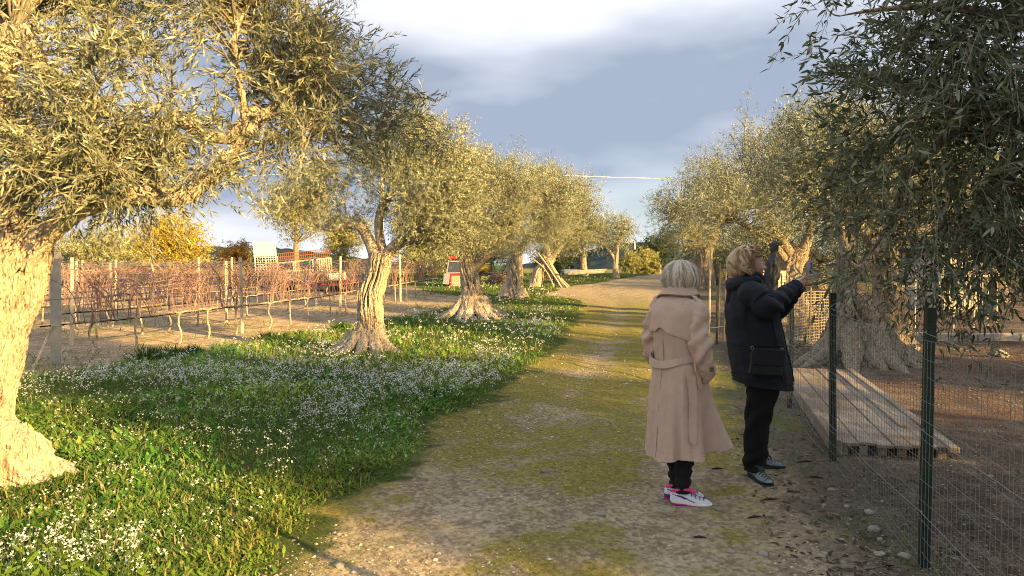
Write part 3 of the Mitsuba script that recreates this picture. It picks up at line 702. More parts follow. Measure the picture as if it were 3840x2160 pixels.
# --- trees of the background
YELLOW = np.array([[.40, .32, .05], [.48, .40, .08], [.32, .30, .06], [.42, .27, .05]])
RUSSET = np.array([[.42, .24, .06], [.50, .30, .08], [.33, .22, .06]])
GOLD = np.array([[.30, .30, .09], [.36, .34, .12], [.24, .26, .08], [.42, .40, .2]])
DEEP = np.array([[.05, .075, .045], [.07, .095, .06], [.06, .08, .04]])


def back_tree(label, u, v, d, w, h, seed, palette=OLIVE, vc=None, name="olive_tree", cat="tree", group="trees beyond the vineyard and the rise", n=90, leaf=None, trunk=True, kind=None, gap=.25, spread=None):
    """A tree of the background whose crown is centred on the photo pixel (u, v), w by h metres."""
    c = P(u, v, d)
    gz = hz(c[0], d)
    c[2] = max(c[2], gz + h * .42)
    g2 = np.random.default_rng(seed)
    ells = [(c, (w * .40, w * .4, h * .38))] + [(c + g2.normal(size=3) * (w * .22, w * .2, h * .20), (w * .22, w * .22, h * .22)) for _ in range(5)]
    b = np.array([c[0], d, gz - .05])
    top = np.array([c[0], d, max(c[2] - h * .1, gz + .5)])
    key = thing(name, label, cat, group)
    obj("trunk", tube([b, b * .6 + top * .4 + np.array([g2.normal() * .08, 0, 0]), top], [.05 * w + .03, .04 * w + .02, .02 * w], 10), "mat_bark_dark", key, smooth=True)
    (vv, ff, col), branch, _ = crown(g2, ells, int(n * 1.1), 9, 7, (leaf or .0032 * d) * 1.15, np.array([top, (b + 2 * top) / 3]), fine=False, twigs=False, gap=gap, spread=spread or .09 * w + .05, shoot=(.09 * w, .19 * w), palette=palette, width=.3)
    obj("branchlets", tubes(*branch, 4), "mat_twig", key, smooth=True, kind="stuff")
    obj("foliage", (vv, ff), "mat_leaf", key, color=col, kind="stuff")
    return key


back_tree("yellow autumn tree standing behind the vineyard", 650, 905, 33, 3.3, 3.0, 51, YELLOW, name="autumn_tree", n=190, leaf=.12, gap=.2)
back_tree("russet autumn bush right of the yellow tree", 880, 962, 40, 1.9, 1.5, 52, RUSSET, name="autumn_bush", cat="bush", n=70)
back_tree("grey green olive rising over the rusty cage of the trailer", 1110, 800, 36, 3.6, 3.4, 53, np.vstack([OLIVE, GOLD]), n=200)
back_tree("golden green tree right of the rusty cage", 1290, 905, 39, 2.6, 2.6, 54, GOLD, n=140)
back_tree("pale olive at the far left behind the vineyard posts", 330, 935, 42, 4.0, 2.6, 55, np.vstack([OLIVE, GOLD]), n=130)
back_tree("low pale olive between the far left olive and the yellow tree", 480, 960, 46, 3.0, 1.9, 56, np.vstack([OLIVE, GOLD]), n=90)
back_tree("small grey olive left of the white cage door", 930, 985, 44, 2.2, 1.8, 57, OLIVE, n=70)
back_tree("olive at the left edge of the photo beyond the vineyard", 110, 930, 40, 3.4, 2.6, 58, OLIVE, n=90)
back_tree("golden olive behind the red farm machine", 1570, 945, 50, 4.4, 3.6, 59, GOLD, n=170)
back_tree("golden olive behind the sprayer tanks", 1840, 930, 56, 4.6, 3.4, 60, GOLD, n=160)
back_tree("olive in the gap between the third and fourth olives", 1690, 960, 58, 4.0, 2.6, 61, OLIVE, n=110)
back_tree("dark tree in the shade behind the cane bundle", 2090, 965, 56, 4.2, 3.0, 62, DEEP, n=130)
back_tree("bright sunlit shrub where the track goes over the rise", 2375, 985, 58, 2.4, 1.7, 63, GOLD, name="shrub", cat="bush", n=120)
back_tree("low pale shrub right of the bright sunlit one", 2450, 1008, 58, 1.2, .9, 66, GOLD, name="shrub", cat="bush", n=50)
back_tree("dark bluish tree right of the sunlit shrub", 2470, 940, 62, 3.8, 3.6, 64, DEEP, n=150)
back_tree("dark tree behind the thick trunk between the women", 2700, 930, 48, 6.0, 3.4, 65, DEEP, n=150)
for i, (u, v, d, w, h) in enumerate([(3080, 960, 36, 6.5, 3.6), (3420, 930, 30, 6.5, 4.2), (3760, 900, 27, 6.5, 4.4), (4150, 850, 26, 6.5, 4.6), (3260, 900, 44, 7.5, 5.0), (3620, 880, 40, 7.5, 5.0), (2880, 950, 42, 5.5, 3.4)]):
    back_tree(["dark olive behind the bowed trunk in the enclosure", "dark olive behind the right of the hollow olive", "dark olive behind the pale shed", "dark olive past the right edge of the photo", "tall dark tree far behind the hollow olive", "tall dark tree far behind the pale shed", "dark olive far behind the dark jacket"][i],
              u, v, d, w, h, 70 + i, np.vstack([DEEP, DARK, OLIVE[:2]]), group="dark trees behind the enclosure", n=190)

# ------------------------------------------------------------------ vineyard
VD = unit(np.array([0.195, 1.0]))
VN = np.array([-VD[1], VD[0]])
V0 = np.array([-7.3, 11.7])
mat("mat_cane", VC, 0.75, 0.25)
mat("mat_tie", (0.10, 0.11, 0.42), 0.6, 0.3)
ORD = "first second third fourth fifth sixth seventh eighth ninth tenth eleventh twelfth thirteenth fourteenth fifteenth sixteenth seventeenth eighteenth nineteenth twentieth".split()
names_row = ["front", "second", "third", "fourth", "fifth", "sixth"]


def vine_post(x, y, h, w, label, lean=0.0, bsdf="mat_concrete"):
    b = on(x, y)
    t = thing("vineyard_post", label, "post", "posts of the vineyard rows")
    v_, f_ = box((w, w, h + .3), (0, 0, h / 2 - .15), bevel=.012)
    v_ = v_ @ rot(.45, lean, 0).T
    obj("shaft", (v_ + b, f_), bsdf, t)
    for zz in (.62, 1.05, h - .12):
        obj("wire_tie", (tubes(np.array([[[math.cos(a) * w * .76, math.sin(a) * w * .76, zz] for a in np.linspace(0, 6.283, 9)]]), np.full((1, 9), .004), 4)[0] @ rot(.45, lean, 0).T + b, tubes(np.zeros((1, 9, 3)) + np.arange(9)[None, :, None], np.ones((1, 9)), 4)[1]), "mat_wire", t)
    return t


vine_count = 0
for r in range(6):
    start = V0 + VN * 2.05 * r + VD * (0.0, 2.6, .8, 2.0, .5, 1.4)[r]
    length = (20.5, 18, 18, 17, 16, 16)[r]
    hp = (1.76, 1.70, 1.66, 1.66, 1.64, 1.64)[r]
    rowkey = thing("trellis", f"trellis wires of the {names_row[r]} vine row counted from the meadow", "trellis", "trellis wires of the vineyard")
    # posts
    for i, s in enumerate(np.arange(0, length + .1, 5.4)):
        q = start + VD * s
        if r == 0 and i == 0:
            vine_post(q[0], q[1], 1.80, .15, "grey concrete post at the near end of the front vine row", .01)
        elif r == 0:
            vine_post(q[0], q[1], hp, .07, f"slim pale post, {ORD[i]} from the near end of the front vine row", .015 * (-1) ** i, "mat_cream")
        else:
            vine_post(q[0], q[1], hp + .05 * math.sin(3 * i + r), .065, f"slim pale post, {ORD[i]} from the near end of the {names_row[r]} vine row", .02 * math.sin(i * 2 + r), "mat_cream")
    ns = 40
    sv = np.linspace(-.3, length + .3, ns)
    for zz, sag in ((.63, .02), (1.05, .02), (1.32, .03), (hp - .12, .04)):
        pts = []
        for s in sv:
            q = start + VD * s
            pts.append([q[0], q[1], hz(*q) + zz - sag * (1 - ((s % 5.4) / 2.7 - 1) ** 2)])
        obj("wire", tubes(np.array([pts]), np.full((1, ns), .0045 if zz > .7 else .011), 4), "mat_wire" if zz > .7 else "mat_dark", rowkey, smooth=True)
    g = np.random.default_rng(200 + r)
    for j in range(0, int(length), 2):
        q = start + VD * (j + g.uniform(.2, 1.5))
        obj("blue_tie", box((.10, .03, .05), np.array([q[0], q[1], hz(*q) + g.choice([.66, 1.06, 1.1])]), g.uniform(0, 3)), "mat_tie", rowkey)
    # vines
    for i, s in enumerate(np.arange(.7, length, 1.15)):
        q = start + VD * (s + g.normal() * .08)
        b = on(*q)
        if abs(q[0]) > .78 * q[1] + 1:
            continue
        key = thing("grapevine", f"bare grapevine, {ORD[i]} from the near end of the {names_row[r]} vine row", "grapevine", f"grapevines of the {names_row[r]} row")
        lean = g.normal(size=2) * .03
        tp = b + np.array([lean[0], lean[1], .62])
        obj("trunk", tube([b - [0, 0, .04], b + [lean[0] * 1.2 + .02, lean[1] * .2, .2], b + [lean[0] * .2, lean[1] * .9, .42], tp], [.026, .022, .019, .024], 7), "mat_bark", key, smooth=True)
        d3 = np.array([VD[0], VD[1], 0])
        for sgn in (-1, 1):
            obj("arm", tube([tp, tp + d3 * sgn * .2 + [0, 0, .03], tp + d3 * sgn * .58 + [0, 0, .015]], [.022, .018, .012], 6), "mat_bark", key, smooth=True)
        m = 18 if r < 2 else 12
        a = g.uniform(-.58, .58, m)
        root = tp[None] + d3[None] * a[:, None]
        side = np.array([VN[0], VN[1], 0])
        hgt = g.uniform(.55, .98, m)
        fl = g.normal(size=m) * .55
        t_ = np.linspace(0, 1, 9)[None, :, None]
        up_ = root[:, None] + np.array([0, 0, 1.0]) * (hgt[:, None, None] * np.minimum(t_ * 1.45, 1.0) ** .85) + d3 * (fl[:, None, None] * np.clip(t_ - .30, 0, 1) ** 1.3 * 2.4) \
            + side * (g.normal(size=m)[:, None, None] * .20 * t_) + np.array([0, 0, -1.0]) * (np.clip(t_ - .68, 0, 1) ** 2 * g.uniform(0, 3.2, m)[:, None, None]) \
            + np.cumsum(g.normal(size=(m, 9, 3)) * .022, 1)
        cr = np.linspace(.0078, .0032, 9)[None] * g.uniform(.8, 1.3, (m, 1)) * (1 if r < 2 else 1.3)
        cc = np.repeat(np.array([[.26, .145, .125], [.33, .19, .16], [.19, .115, .105], [.38, .27, .22]])[g.integers(0, 4, m)], 27, 0)
        obj("canes", tubes(up_, cr, 3), "mat_cane", key, color=cc, kind="stuff")
        vine_count += 1
# the stay wire and leaning stick at the first post
solid("stay_wire", tubes(np.array([[P(100, 1440, 10.9), P(150, 1330, 11.3), P(198, 1215, 11.65)]]), np.full((1, 3), .022), 8), "mat_bark", "grey stick leaning against the first vineyard post", "stick", smooth=True)

# ------------------------------------------------------------------ meadow: grass, weeds, white flowers


def scatter(n, y0, y1, g, power=1.7, margin=.76):
    """Ground points in front of the camera, denser towards it."""
    u_ = g.random(n)
    a = 1 - power
    y = (y0 ** a + u_ * (y1 ** a - y0 ** a)) ** (1 / a)
    x = g.uniform(-1, 1, n) * (margin * y + .6)
    return x, y


TRUNKS = np.array([[-3.6, 5.1, .5], [-2.57, 12.9, .45], [-1.15, 21.3, .7], [.1, 30, .6]])


def free(x, y):
    ok = np.ones(len(x), bool)
    for a, b, r in TRUNKS:
        ok &= np.hypot(x - a, y - b) > r
    return ok


g = np.random.default_rng(301)
x, y = scatter(560000, 2.9, 62, g, 1.75)
pn = np.stack([x, y, 0 * x], -1)
lo = edge(VINE_R, y) + vnoise(pn, .7, 41) * .9
hi = edge(TRACK_L, y) + vnoise(pn, 1.1, 42) * .55
ok = (x > lo - .15) & (x < hi) & free(x, y)
ok |= (y > 31) & (x > -6) & (x < hi)
dens = np.clip(.55 + 2.6 * vnoise(pn, .9, 43), .22, 1) * np.clip((hi - x) / .35, .10, 1)
ok &= g.random(len(x)) < dens
x, y, pn, hi = x[ok], y[ok], pn[ok], hi[ok]
z = height(x, y)
n = len(x)
lush = np.clip(.6 + 1.7 * vnoise(pn, .55, 44), .15, 1.25) * np.clip((hi - x) / .5 + .35, .35, 1)
sc = np.clip(y / 8, .9, 4.2)
GRASS = np.array([[.13, .235, .05], [.165, .29, .06], [.10, .20, .05], [.215, .31, .065], [.27, .29, .11]])
col = GRASS[g.integers(0, 5, n)] * g.uniform(.8, 1.45, (n, 1)) * (1.0 + 1.1 * vnoise(pn, 1.3, 45)[:, None]) * (1 + np.array([[1.3, .5, .2]]) * vnoise(pn, .8, 52)[:, None])
broad = g.random(n) < np.where(y < 9, .42, .2)
base = np.stack([x, y, z - .01], -1)
# blades
i = ~broad
m = int(i.sum())
straw = g.random(m) < .035
hgt = g.uniform(.035, .095, m) * (.4 + lush[i]) * np.where(straw, 2.2, 1) * np.clip(sc[i], 1, 1.5)
az_ = g.uniform(0, 6.283, m)
ln_ = g.uniform(.2, 1.1, m)
dirv = np.stack([np.cos(az_), np.sin(az_), 0 * az_], -1)
w = .0035 * sc[i] * g.uniform(.7, 1.5, m)
side = np.stack([-np.sin(az_ + g.normal(size=m)), np.cos(az_), 0 * az_], -1)
bb = base[i]
mid = bb + dirv * (hgt * ln_ * .25)[:, None] + np.array([0, 0, 1.0]) * (hgt * .6)[:, None]
tip = bb + dirv * (hgt * ln_ * .95)[:, None] + np.array([0, 0, 1.0]) * (hgt * (1 - .35 * ln_))[:, None]
v = np.stack([bb - side * w[:, None], bb + side * w[:, None], mid - side * (w * .8)[:, None], mid + side * (w * .8)[:, None], tip], 1).reshape(-1, 3)
f = (np.array([[0, 1, 3], [0, 3, 2], [2, 3, 4]])[None] + (np.arange(m) * 5)[:, None, None]).reshape(-1, 3)
cb_ = np.where(straw[:, None], np.array([[.36, .30, .13]]), col[i])
obj("grass", (v, f), "mat_grass", None, color=np.repeat(cb_, 5, 0))
labels["grass"] = {"kind": "stuff", "label": "green winter grass of the meadow strip beside the track", "category": "grass"}
# broad leaves of the weeds
i = broad
m = int(i.sum())
L = g.uniform(.04, .10, m) * (.5 + .8 * lush[i]) * np.clip(sc[i], 1, 1.6)
az_ = g.uniform(0, 6.283, m)
ud = g.uniform(.15, 1.3, m)
d = unit(np.stack([np.cos(az_), np.sin(az_), ud], -1))
bb = base[i] + np.array([0, 0, 1.0]) * (g.uniform(0, .07, m) * lush[i])[:, None]
nn = unit(np.stack([-np.cos(az_) * ud, -np.sin(az_) * ud, np.ones(m)], -1) + rand_unit(g, m) * .3)
v, f, k = leaf_mesh(bb, d, nn, L, L * g.uniform(.22, .42, m), True)
obj("meadow_weeds", (v, f), "mat_grass", None, color=np.repeat(col[i] * np.array([.95, 1.05, .9]), k, 0))
labels["meadow_weeds"] = {"kind": "stuff", "label": "broad leaved green weeds growing through the meadow grass", "category": "weeds"}


def blossoms(c, g, size, per=6, spread=.02):
    """Little four-petalled flowers, PER of them round each head at C."""
    n = len(c) * per
    cc = np.repeat(c, per, 0) + g.normal(size=(n, 3)) * np.array([spread, spread, spread * .8])
    nn = unit(rand_unit(g, n) * .8 + np.array([0, -.15, .8]))
    a = unit(np.cross(nn, rand_unit(g, n)))
    b = np.cross(nn, a)
    s = np.repeat(size, per)[:, None] * g.uniform(.7, 1.2, (n, 1))
    up_ = nn * s * .25
    v = np.stack([cc, cc + a * s + up_, cc + (a + b) * s * .28, cc + b * s + up_, cc + (b - a) * s * .28, cc - a * s + up_, cc - (a + b) * s * .28, cc - b * s + up_, cc + (a - b) * s * .28], 1)
    tri = [[0, 8, 1], [0, 1, 2], [0, 2, 3], [0, 3, 4], [0, 4, 5], [0, 5, 6], [0, 6, 7], [0, 7, 8]]
    f = (np.array(tri)[None] + (np.arange(n) * 9)[:, None, None]).reshape(-1, 3)
    col = np.repeat(np.array([[.80, .79, .77]]) * g.uniform(.85, 1.1, (n, 1)), 9, 0)
    return v.reshape(-1, 3), f, col


def flower_stems(b, top, r=.0018):
    mid = (b + top) / 2 + np.random.default_rng(5).normal(size=b.shape) * .012
    return tubes(np.stack([b, mid, top], 1), np.stack([np.full(len(b), r), np.full(len(b), r * .8), np.full(len(b), r * .6)], 1), 3)


x, y = scatter(60000, 3.1, 45, g, 1.5)
pn = np.stack([x, y, 0 * x], -1)
lo, hi = edge(VINE_R, y) + .35, edge(TRACK_L, y) + vnoise(pn, 1.1, 42) * .5 - .12
patch = meshkit.fbm(np.stack([x * .8 + y * .2, y * .42, 0 * x], -1), 3, 46)
edgew = np.exp(-((hi - x - .55) / .55) ** 2)
dens = np.clip((patch - .47) * 5.5, 0, 1) * .75 + .10 + .45 * edgew * np.clip((patch - .34) * 5, 0, 1) * (y > 4.6)
dens *= np.where(y < 5.6, .32, np.where(y < 9.5, 1.25, np.where(y < 19, .7, 1.0)))
dens *= np.where((x < -.62 * y + .3), .5, 1)
ok = (x > lo) & (x < hi) & free(x, y) & (g.random(len(x)) < dens * 1.1)
x, y = x[ok], y[ok]
n = len(x)
hgt = np.clip(g.normal(.19, .05, n), .08, .33)
b = np.stack([x, y, height(x, y)], -1)
top = b + np.stack([g.normal(size=n) * .03, g.normal(size=n) * .03, hgt], -1)
near = np.argsort(y)[:44]
rest = np.setdiff1d(np.arange(n), near)
v, f, c = blossoms(top[rest], g, np.clip(.0084 * np.clip(y[rest] / 7, 1, 2.6), .0075, .022), 5, .017)
obj("white_wildflowers", (v, f), "mat_petal", None, color=c)
labels["white_wildflowers"] = {"kind": "stuff", "label": "countless small white flowers scattered over the meadow", "category": "flowers"}
st_ = rest[y[rest] < 14]
v, f = flower_stems(b[st_], top[st_] - [0, 0, .01])
obj("flower_stems", (v, f), "mat_grass", None, color=np.tile([[.13, .20, .04]], (len(v), 1)))
labels["flower_stems"] = {"kind": "stuff", "label": "thin green stems under the white flowers", "category": "stems"}
for i in near:
    key = thing("flowering_weed", "tall white flowering weed in the near meadow at the bottom left", "flower", "tall white flowers in the near meadow")
    tp = top[i] + [0, 0, .09]
    obj("stem", flower_stems(b[i][None], tp[None], .0024), "mat_grass", key, color=np.tile([[.16, .23, .05]], (9, 1)))
    v, f, c = blossoms(tp[None], g, np.array([.0085]), 7, .017)
    obj("flower_head", (v, f), "mat_petal", key, color=c, kind="stuff")
    q = 7
    aa = g.uniform(0, 6.28, q)
    tt2 = g.uniform(.1, .75, q)[:, None]
    dd = unit(np.stack([np.cos(aa), np.sin(aa), g.uniform(.3, 1, q)], -1))
    v, f, k = leaf_mesh(b[i] * (1 - tt2) + tp * tt2, dd, unit(np.cross(dd, rand_unit(g, q))), g.uniform(.04, .08, q), g.uniform(.012, .022, q), True)
    obj("leaves", (v, f), "mat_grass", key, color=np.tile([[.13, .22, .035]], (len(v), 1)))

# thin grass at the vineyard's edge, on the verge by the fence and at the foot of the trunks
x, y = scatter(90000, 2.9, 34, g, 1.6)
pn = np.stack([x, y, 0 * x], -1)
p1 = (np.abs(x - edge(VINE_R, y) + .5) < .8) & (meshkit.fbm(pn * 1.1, 3, 47) > .50)
p2 = (x > edge(TRACK_R, y) - .3) & (x < edge(FENCE, y) + .15) & (meshkit.fbm(pn * 1.4, 3, 48) > .56)
p3 = (x < edge(VINE_R, y) - .5) & (meshkit.fbm(pn * .9, 3, 49) > .60)
p4 = np.zeros(len(x), bool)
for a, b_, r in TRUNKS:
    dd_ = np.hypot(x - a, y - b_)
    p4 |= (dd_ < r + .15) & (dd_ > r * .8)
ok = (p1 | p2 | p3 | p4) & (g.random(len(x)) < .8)
x, y = x[ok], y[ok]
m = len(x)
hgt = g.uniform(.03, .12, m) * np.where(x > 0, .45, 1.2) * np.clip(y / 9, .8, 1.6)
az_ = g.uniform(0, 6.283, m)
d = unit(np.stack([np.cos(az_), np.sin(az_), g.uniform(.6, 2, m)], -1))
v, f, k = leaf_mesh(np.stack([x, y, height(x, y) - .005], -1), d, unit(np.cross(d, rand_unit(g, m))), hgt, np.clip(hgt * .09, .004, .02), True)
obj("edge_grass", (v, f), "mat_grass", None, color=np.repeat(GRASS[g.integers(0, 5, m)] * g.uniform(.7, 1.1, (m, 1)), k, 0))
labels["edge_grass"] = {"kind": "stuff", "label": "sparse tufts of grass along the vineyard edge and the fence", "category": "grass"}

# tufts one can tell apart
for u, v_, w, h, lab in [(560, 1362, .42, .30, "dark green tuft of blades at the vineyard edge, left of three"), (640, 1350, .38, .27, "dark green tuft of blades at the vineyard edge, middle of three"), (720, 1338, .30, .22, "dark green tuft of blades at the vineyard edge, right of three"),
                         (1010, 1275, .30, .20, "small dark weed clump on the bare soil by the second olive"), (1150, 1450, .55, .16, "dark leafy weed clump in the middle of the white flowers"), (1275, 1240, .26, .22, "grass tuft left of the second olive's trunk"), (1120, 1262, .5, .15, "bright grass tuft at the soil's edge left of the second olive")]:
    d_ = EYE * F / (v_ - 1000)
    c = P(u, v_, d_)
    m = 150
    r_ = np.abs(g.normal(size=m)) * w * .42
    a = g.uniform(0, 6.28, m)
    q = np.stack([c[0] + r_ * np.cos(a), c[1] + r_ * np.sin(a) * .6], -1)
    dd = unit(np.stack([np.cos(a) * r_ / w * 1.3 + g.normal(size=m) * .25, np.sin(a) * r_ / w + g.normal(size=m) * .25, np.ones(m)], -1))
    L = h * g.uniform(.6, 1.15, m)
    vv, ff, k = leaf_mesh(np.c_[q, height(q[:, 0], q[:, 1]) - .01], dd, unit(np.cross(dd, rand_unit(g, m))), L, np.full(m, .016), True)
    cc = np.array([[.05, .11, .025], [.08, .15, .03], [.06, .13, .04]])[g.integers(0, 3, m)]
    obj("blades", (vv, ff), "mat_grass", thing("grass_tuft", lab, "grass"), color=np.repeat(cc, k, 0), kind="stuff")

# ------------------------------------------------------------------ stones and litter on the track
ICO = trimesh.creation.icosphere(1)
ICO0 = trimesh.convex.convex_hull(np.array([[1, 0, 0], [-1, 0, 0], [0, 1, 0], [0, -1, 0], [0, 0, 1], [0, 0, -1.0]]))


def pebble_mesh(x, y, s, g, flat=.55, src=None):
    src = src or ICO0
    n, k = len(x), len(src.vertices)
    d = src.vertices[None] * (1 + g.normal(size=(n, k, 1)) * .16) * (s[:, None, None] * g.uniform(.6, 1.25, (n, 1, 3)))
    d[..., 2] *= flat
    a = g.uniform(0, 6.28, n)
    c_, s_ = np.cos(a)[:, None], np.sin(a)[:, None]
    d = np.stack([d[..., 0] * c_ - d[..., 1] * s_, d[..., 0] * s_ + d[..., 1] * c_, d[..., 2]], -1)
    v = d + np.stack([x, y, height(x, y) + s * .12], -1)[:, None]
    return v.reshape(-1, 3), (src.faces[None] + (np.arange(n) * k)[:, None, None]).reshape(-1, 3)


x, y = scatter(60000, 2.9, 26, g, 1.9)
pn = np.stack([x, y, 0 * x], -1)
keep = ((x > edge(TRACK_L, y) - .15) | (x < edge(VINE_R, y))) & (meshkit.fbm(pn * .9, 3, 61) + g.normal(size=len(x)) * .10 > .50)
x, y = x[keep], y[keep]
s = np.clip(g.lognormal(-5.35, .6, len(x)), .002, .02) * np.clip(y / 7, .8, 2.2)
v, f = pebble_mesh(x, y, s, g)
verge_tone = np.where(x > edge(TRACK_R, y), .55, 1.0)[:, None]  # gravel is darker beyond the right edge of the track
pc = np.array([[.42, .38, .31], [.33, .29, .23], [.22, .19, .15], [.50, .46, .40]])[g.integers(0, 4, len(x))] * verge_tone
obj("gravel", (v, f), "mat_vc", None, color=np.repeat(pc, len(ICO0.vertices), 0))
labels["gravel"] = {"kind": "stuff", "label": "loose gravel strewn over the track and the verge", "category": "gravel"}
for i, (u, v_, r) in enumerate([(3273, 1996, .040), (2700, 1916, .026), (3115, 1842, .022), (3262, 1930, .034), (3390, 2098, .034), (3090, 1900, .02), (2640, 1985, .018), (3176, 1906, .02), (3095, 2085, .022), (3300, 2085, .03), (2860, 2090, .024), (2740, 2078, .026),
                                (2255, 1945, .022), (2040, 1775, .03), (2070, 1770, .02), (1850, 1780, .018), (2000, 1830, .02), (2285, 1720, .02), (1270, 2020, .02), (1275, 2140, .028), (3715, 1800, .022), (3300, 2035, .024), (3200, 2030, .016), (2600, 1890, .012)]):
    d = EYE * F / (v_ - 1000)
    c = P(u, v_, d)
    vv, ff = pebble_mesh(np.array([c[0]]), np.array([c[1]]), np.array([r]), g, .62, ICO)
    side_ = "on the track" if c[0] < edge(TRACK_R, c[1]) else "on the dark verge by the fence" if c[0] < edge(FENCE, c[1]) else "inside the wire enclosure"
    solid("stone", (vv, ff), "mat_stone", f"pale loose stone lying {side_}", "stone", f"stones {side_}", smooth=True)
# fallen leaves and bits of bark on the verge
x, y = scatter(9000, 2.9, 15, g, 1.8)
keep = (x > edge(TRACK_R, y) - .25) & (x < edge(FENCE, y) + .5)
x, y = x[keep], y[keep]
m = len(x)
a = g.uniform(0, 6.28, m)
d = np.stack([np.cos(a), np.sin(a), g.normal(size=m) * .15], -1)
v, f, k = leaf_mesh(np.stack([x, y, height(x, y) + .008], -1), unit(d), unit(np.stack([g.normal(size=m) * .4, g.normal(size=m) * .4, np.ones(m)], -1)), g.uniform(.03, .08, m), g.uniform(.008, .022, m))
obj("leaf_litter", (v, f), "mat_vc", None, color=np.repeat(np.array([[.05, .035, .025], [.10, .07, .045], [.17, .13, .09], [.035, .03, .025]])[g.integers(0, 4, m)], k, 0))
labels["leaf_litter"] = {"kind": "stuff", "label": "dark fallen leaves lying on the verge by the fence", "category": "leaf litter"}
for u, v_, L, a in [(2830, 1945, .10, .4), (2890, 1880, .11, .25), (2975, 1850, .09, -.1), (2690, 1765, .09, .1), (2625, 2020, .07, -.3), (3020, 1740, .14, .3), (3060, 1800, .10, -.5)]:
    c = P(u, v_, EYE * F / (v_ - 1000))
    c[2] = hz(c[0], c[1]) + .012
    e = np.array([math.cos(a), math.sin(a) * .7, 0]) * L / 2
    solid("bark_chip", tubes(np.array([[c - e - [0, 0, .006], c + [0, 0, -.004] + e[[1, 0, 2]] * .2, c + e - [0, 0, .006]]]), np.array([[.004, .008, .003]]), 6), mat("mat_chip", (.045, .035, .027), .9, .2), "dark curled chip of bark lying on the verge", "bark chip", "bark chips on the verge")

# ------------------------------------------------------------------ the green wire fence on the right
fence = thing("wire_fence", "green wire mesh fence on dark green posts running along the right of the track", "fence")
posts = [np.array([1.66, 1.62]), np.array([2.125, 3.73]), np.array([2.56, 5.80]), np.array([3.03, 7.95]), np.array([3.42, 10.1]), np.array([3.80, 12.3]), np.array([4.12, 14.7])]
LEAN = [0, .008, -.012, .01, 0, .01, 0]
for i, q in enumerate(posts):
    b = on(*q)
    h = 1.34
    ang = math.pi / 2 - .2
    web = box((.045, .006, h + .3), (0, 0, h / 2 - .15))
    fl = box((.006, .050, h + .3), (-.0255, 0, h / 2 - .15))
    rib = [box((.045, .012, .03), (0, 0, zz)) for zz in (.35, .75, 1.12)]
    # the top of the angle profile is cut to a point
    tip = m3.Manifold.hull_points(np.array([[-.0285, -.024, h], [-.0285, .024, h], [-.0225, -.024, h], [-.0225, .024, h], [-.0285, 0, h + .045], [-.0225, 0, h + .045]]))
    v_, f_ = join([web, fl, tip])
    key = obj("post", (v_ @ rot(-.2, LEAN[i], 0).T + b, f_), "mat_post_green", fence)
    v_, f_ = join([tubes(np.array([[[-.03, -.03, zz], [-.036, -.03, zz]]]), np.full((1, 2), .006), 6) for zz in (.30, .72, 1.22)])
    obj("bolt", (v_ @ rot(-.2, LEAN[i], 0).T + b, f_), "mat_wire", key)
for i in range(len(posts) - 1):
    a, b = posts[i], posts[i + 1]
    L = np.linalg.norm(b - a)
    n = int(L / .0508)
    d = 8 if i < 3 else 16
    tt_ = np.linspace(0, 1, 20)
    q = a[None] * (1 - tt_[:, None]) + b[None] * tt_[:, None] - np.array([.03, 0])
    zg = height(q[:, 0], q[:, 1])
    parts_ = []
    hs = np.r_[0.03, .09, np.arange(.165, 1.27, .1016)]
    wob = np.random.default_rng(400 + i)
    for k_, zz in enumerate(hs):
        wv = np.interp(tt_, np.linspace(0, 1, 5), wob.normal(size=5) * .008)
        parts_.append(tubes(np.stack([q[:, 0] + wv, q[:, 1], zg + zz + wv * .8], -1)[None], np.full((1, 20), .0014), 4))
    s = (np.arange(n) + .5) / n
    vx = a[None] * (1 - s[:, None]) + b[None] * s[:, None] - np.array([.031, 0])
    zv = height(vx[:, 0], vx[:, 1])
    pts = np.stack([np.stack([vx[:, 0] + wob.normal(size=n) * .002, vx[:, 1], zv + .02], -1), np.stack([vx[:, 0] + wob.normal(size=n) * .002, vx[:, 1], zv + hs[-1]], -1)], 1)
    parts_.append(tubes(pts, np.full((n, 2), .0014), 4))
    obj("wire_mesh", join(parts_), "mat_wire_green", fence, kind="stuff")
    for zz in (.30, .72, 1.22):
        dip = .035 * np.sin(np.pi * tt_) * (1 if zz > 1 else .4)
        obj("tension_wire", tubes(np.stack([q[:, 0] - .006, q[:, 1], zg + zz - dip], -1)[None], np.full((1, 20), .0018), 5), "mat_wire", fence)

# the stakes and the second fence by the gap at the far end
for (u, v0, v1, d, r, lab) in [(2664, 935, 1285, 14.9, .022, "tall pale stake leaning by the far end of the wire fence, left one"), (2722, 1005, 1180, 15.6, .018, "short pale stake leaning beside the far fence end, right one"), (2700, 985, 1270, 15.3, .014, "thin grey stake between the two pale ones")]:
    a = P(u - 8, v1, d)
    a[2] = hz(a[0], d) - .05
    solid("stake", tube([a, (a + P(u, v0, d)) / 2 + [.01, 0, 0], P(u, v0, d)], [r, r * .95, r * .8], 8), "mat_wood" if r < .02 else "mat_cream", lab, "stake", "stakes at the far end of the fence", smooth=40)
solid("prop_pole", tube([P(2905, 1215, 9.8), P(2745, 1420, 9.0)], .013, 6), "mat_wood", "thin pale prop pole slanting to the ground between the women", "pole")
solid("rope", tube([P(2650, 1232, 14.6), P(2700, 1226, 14.0), P(2760, 1221, 13.0)], .008, 6), "mat_cream", "pale rope strung from the far fence post behind the women", "rope")


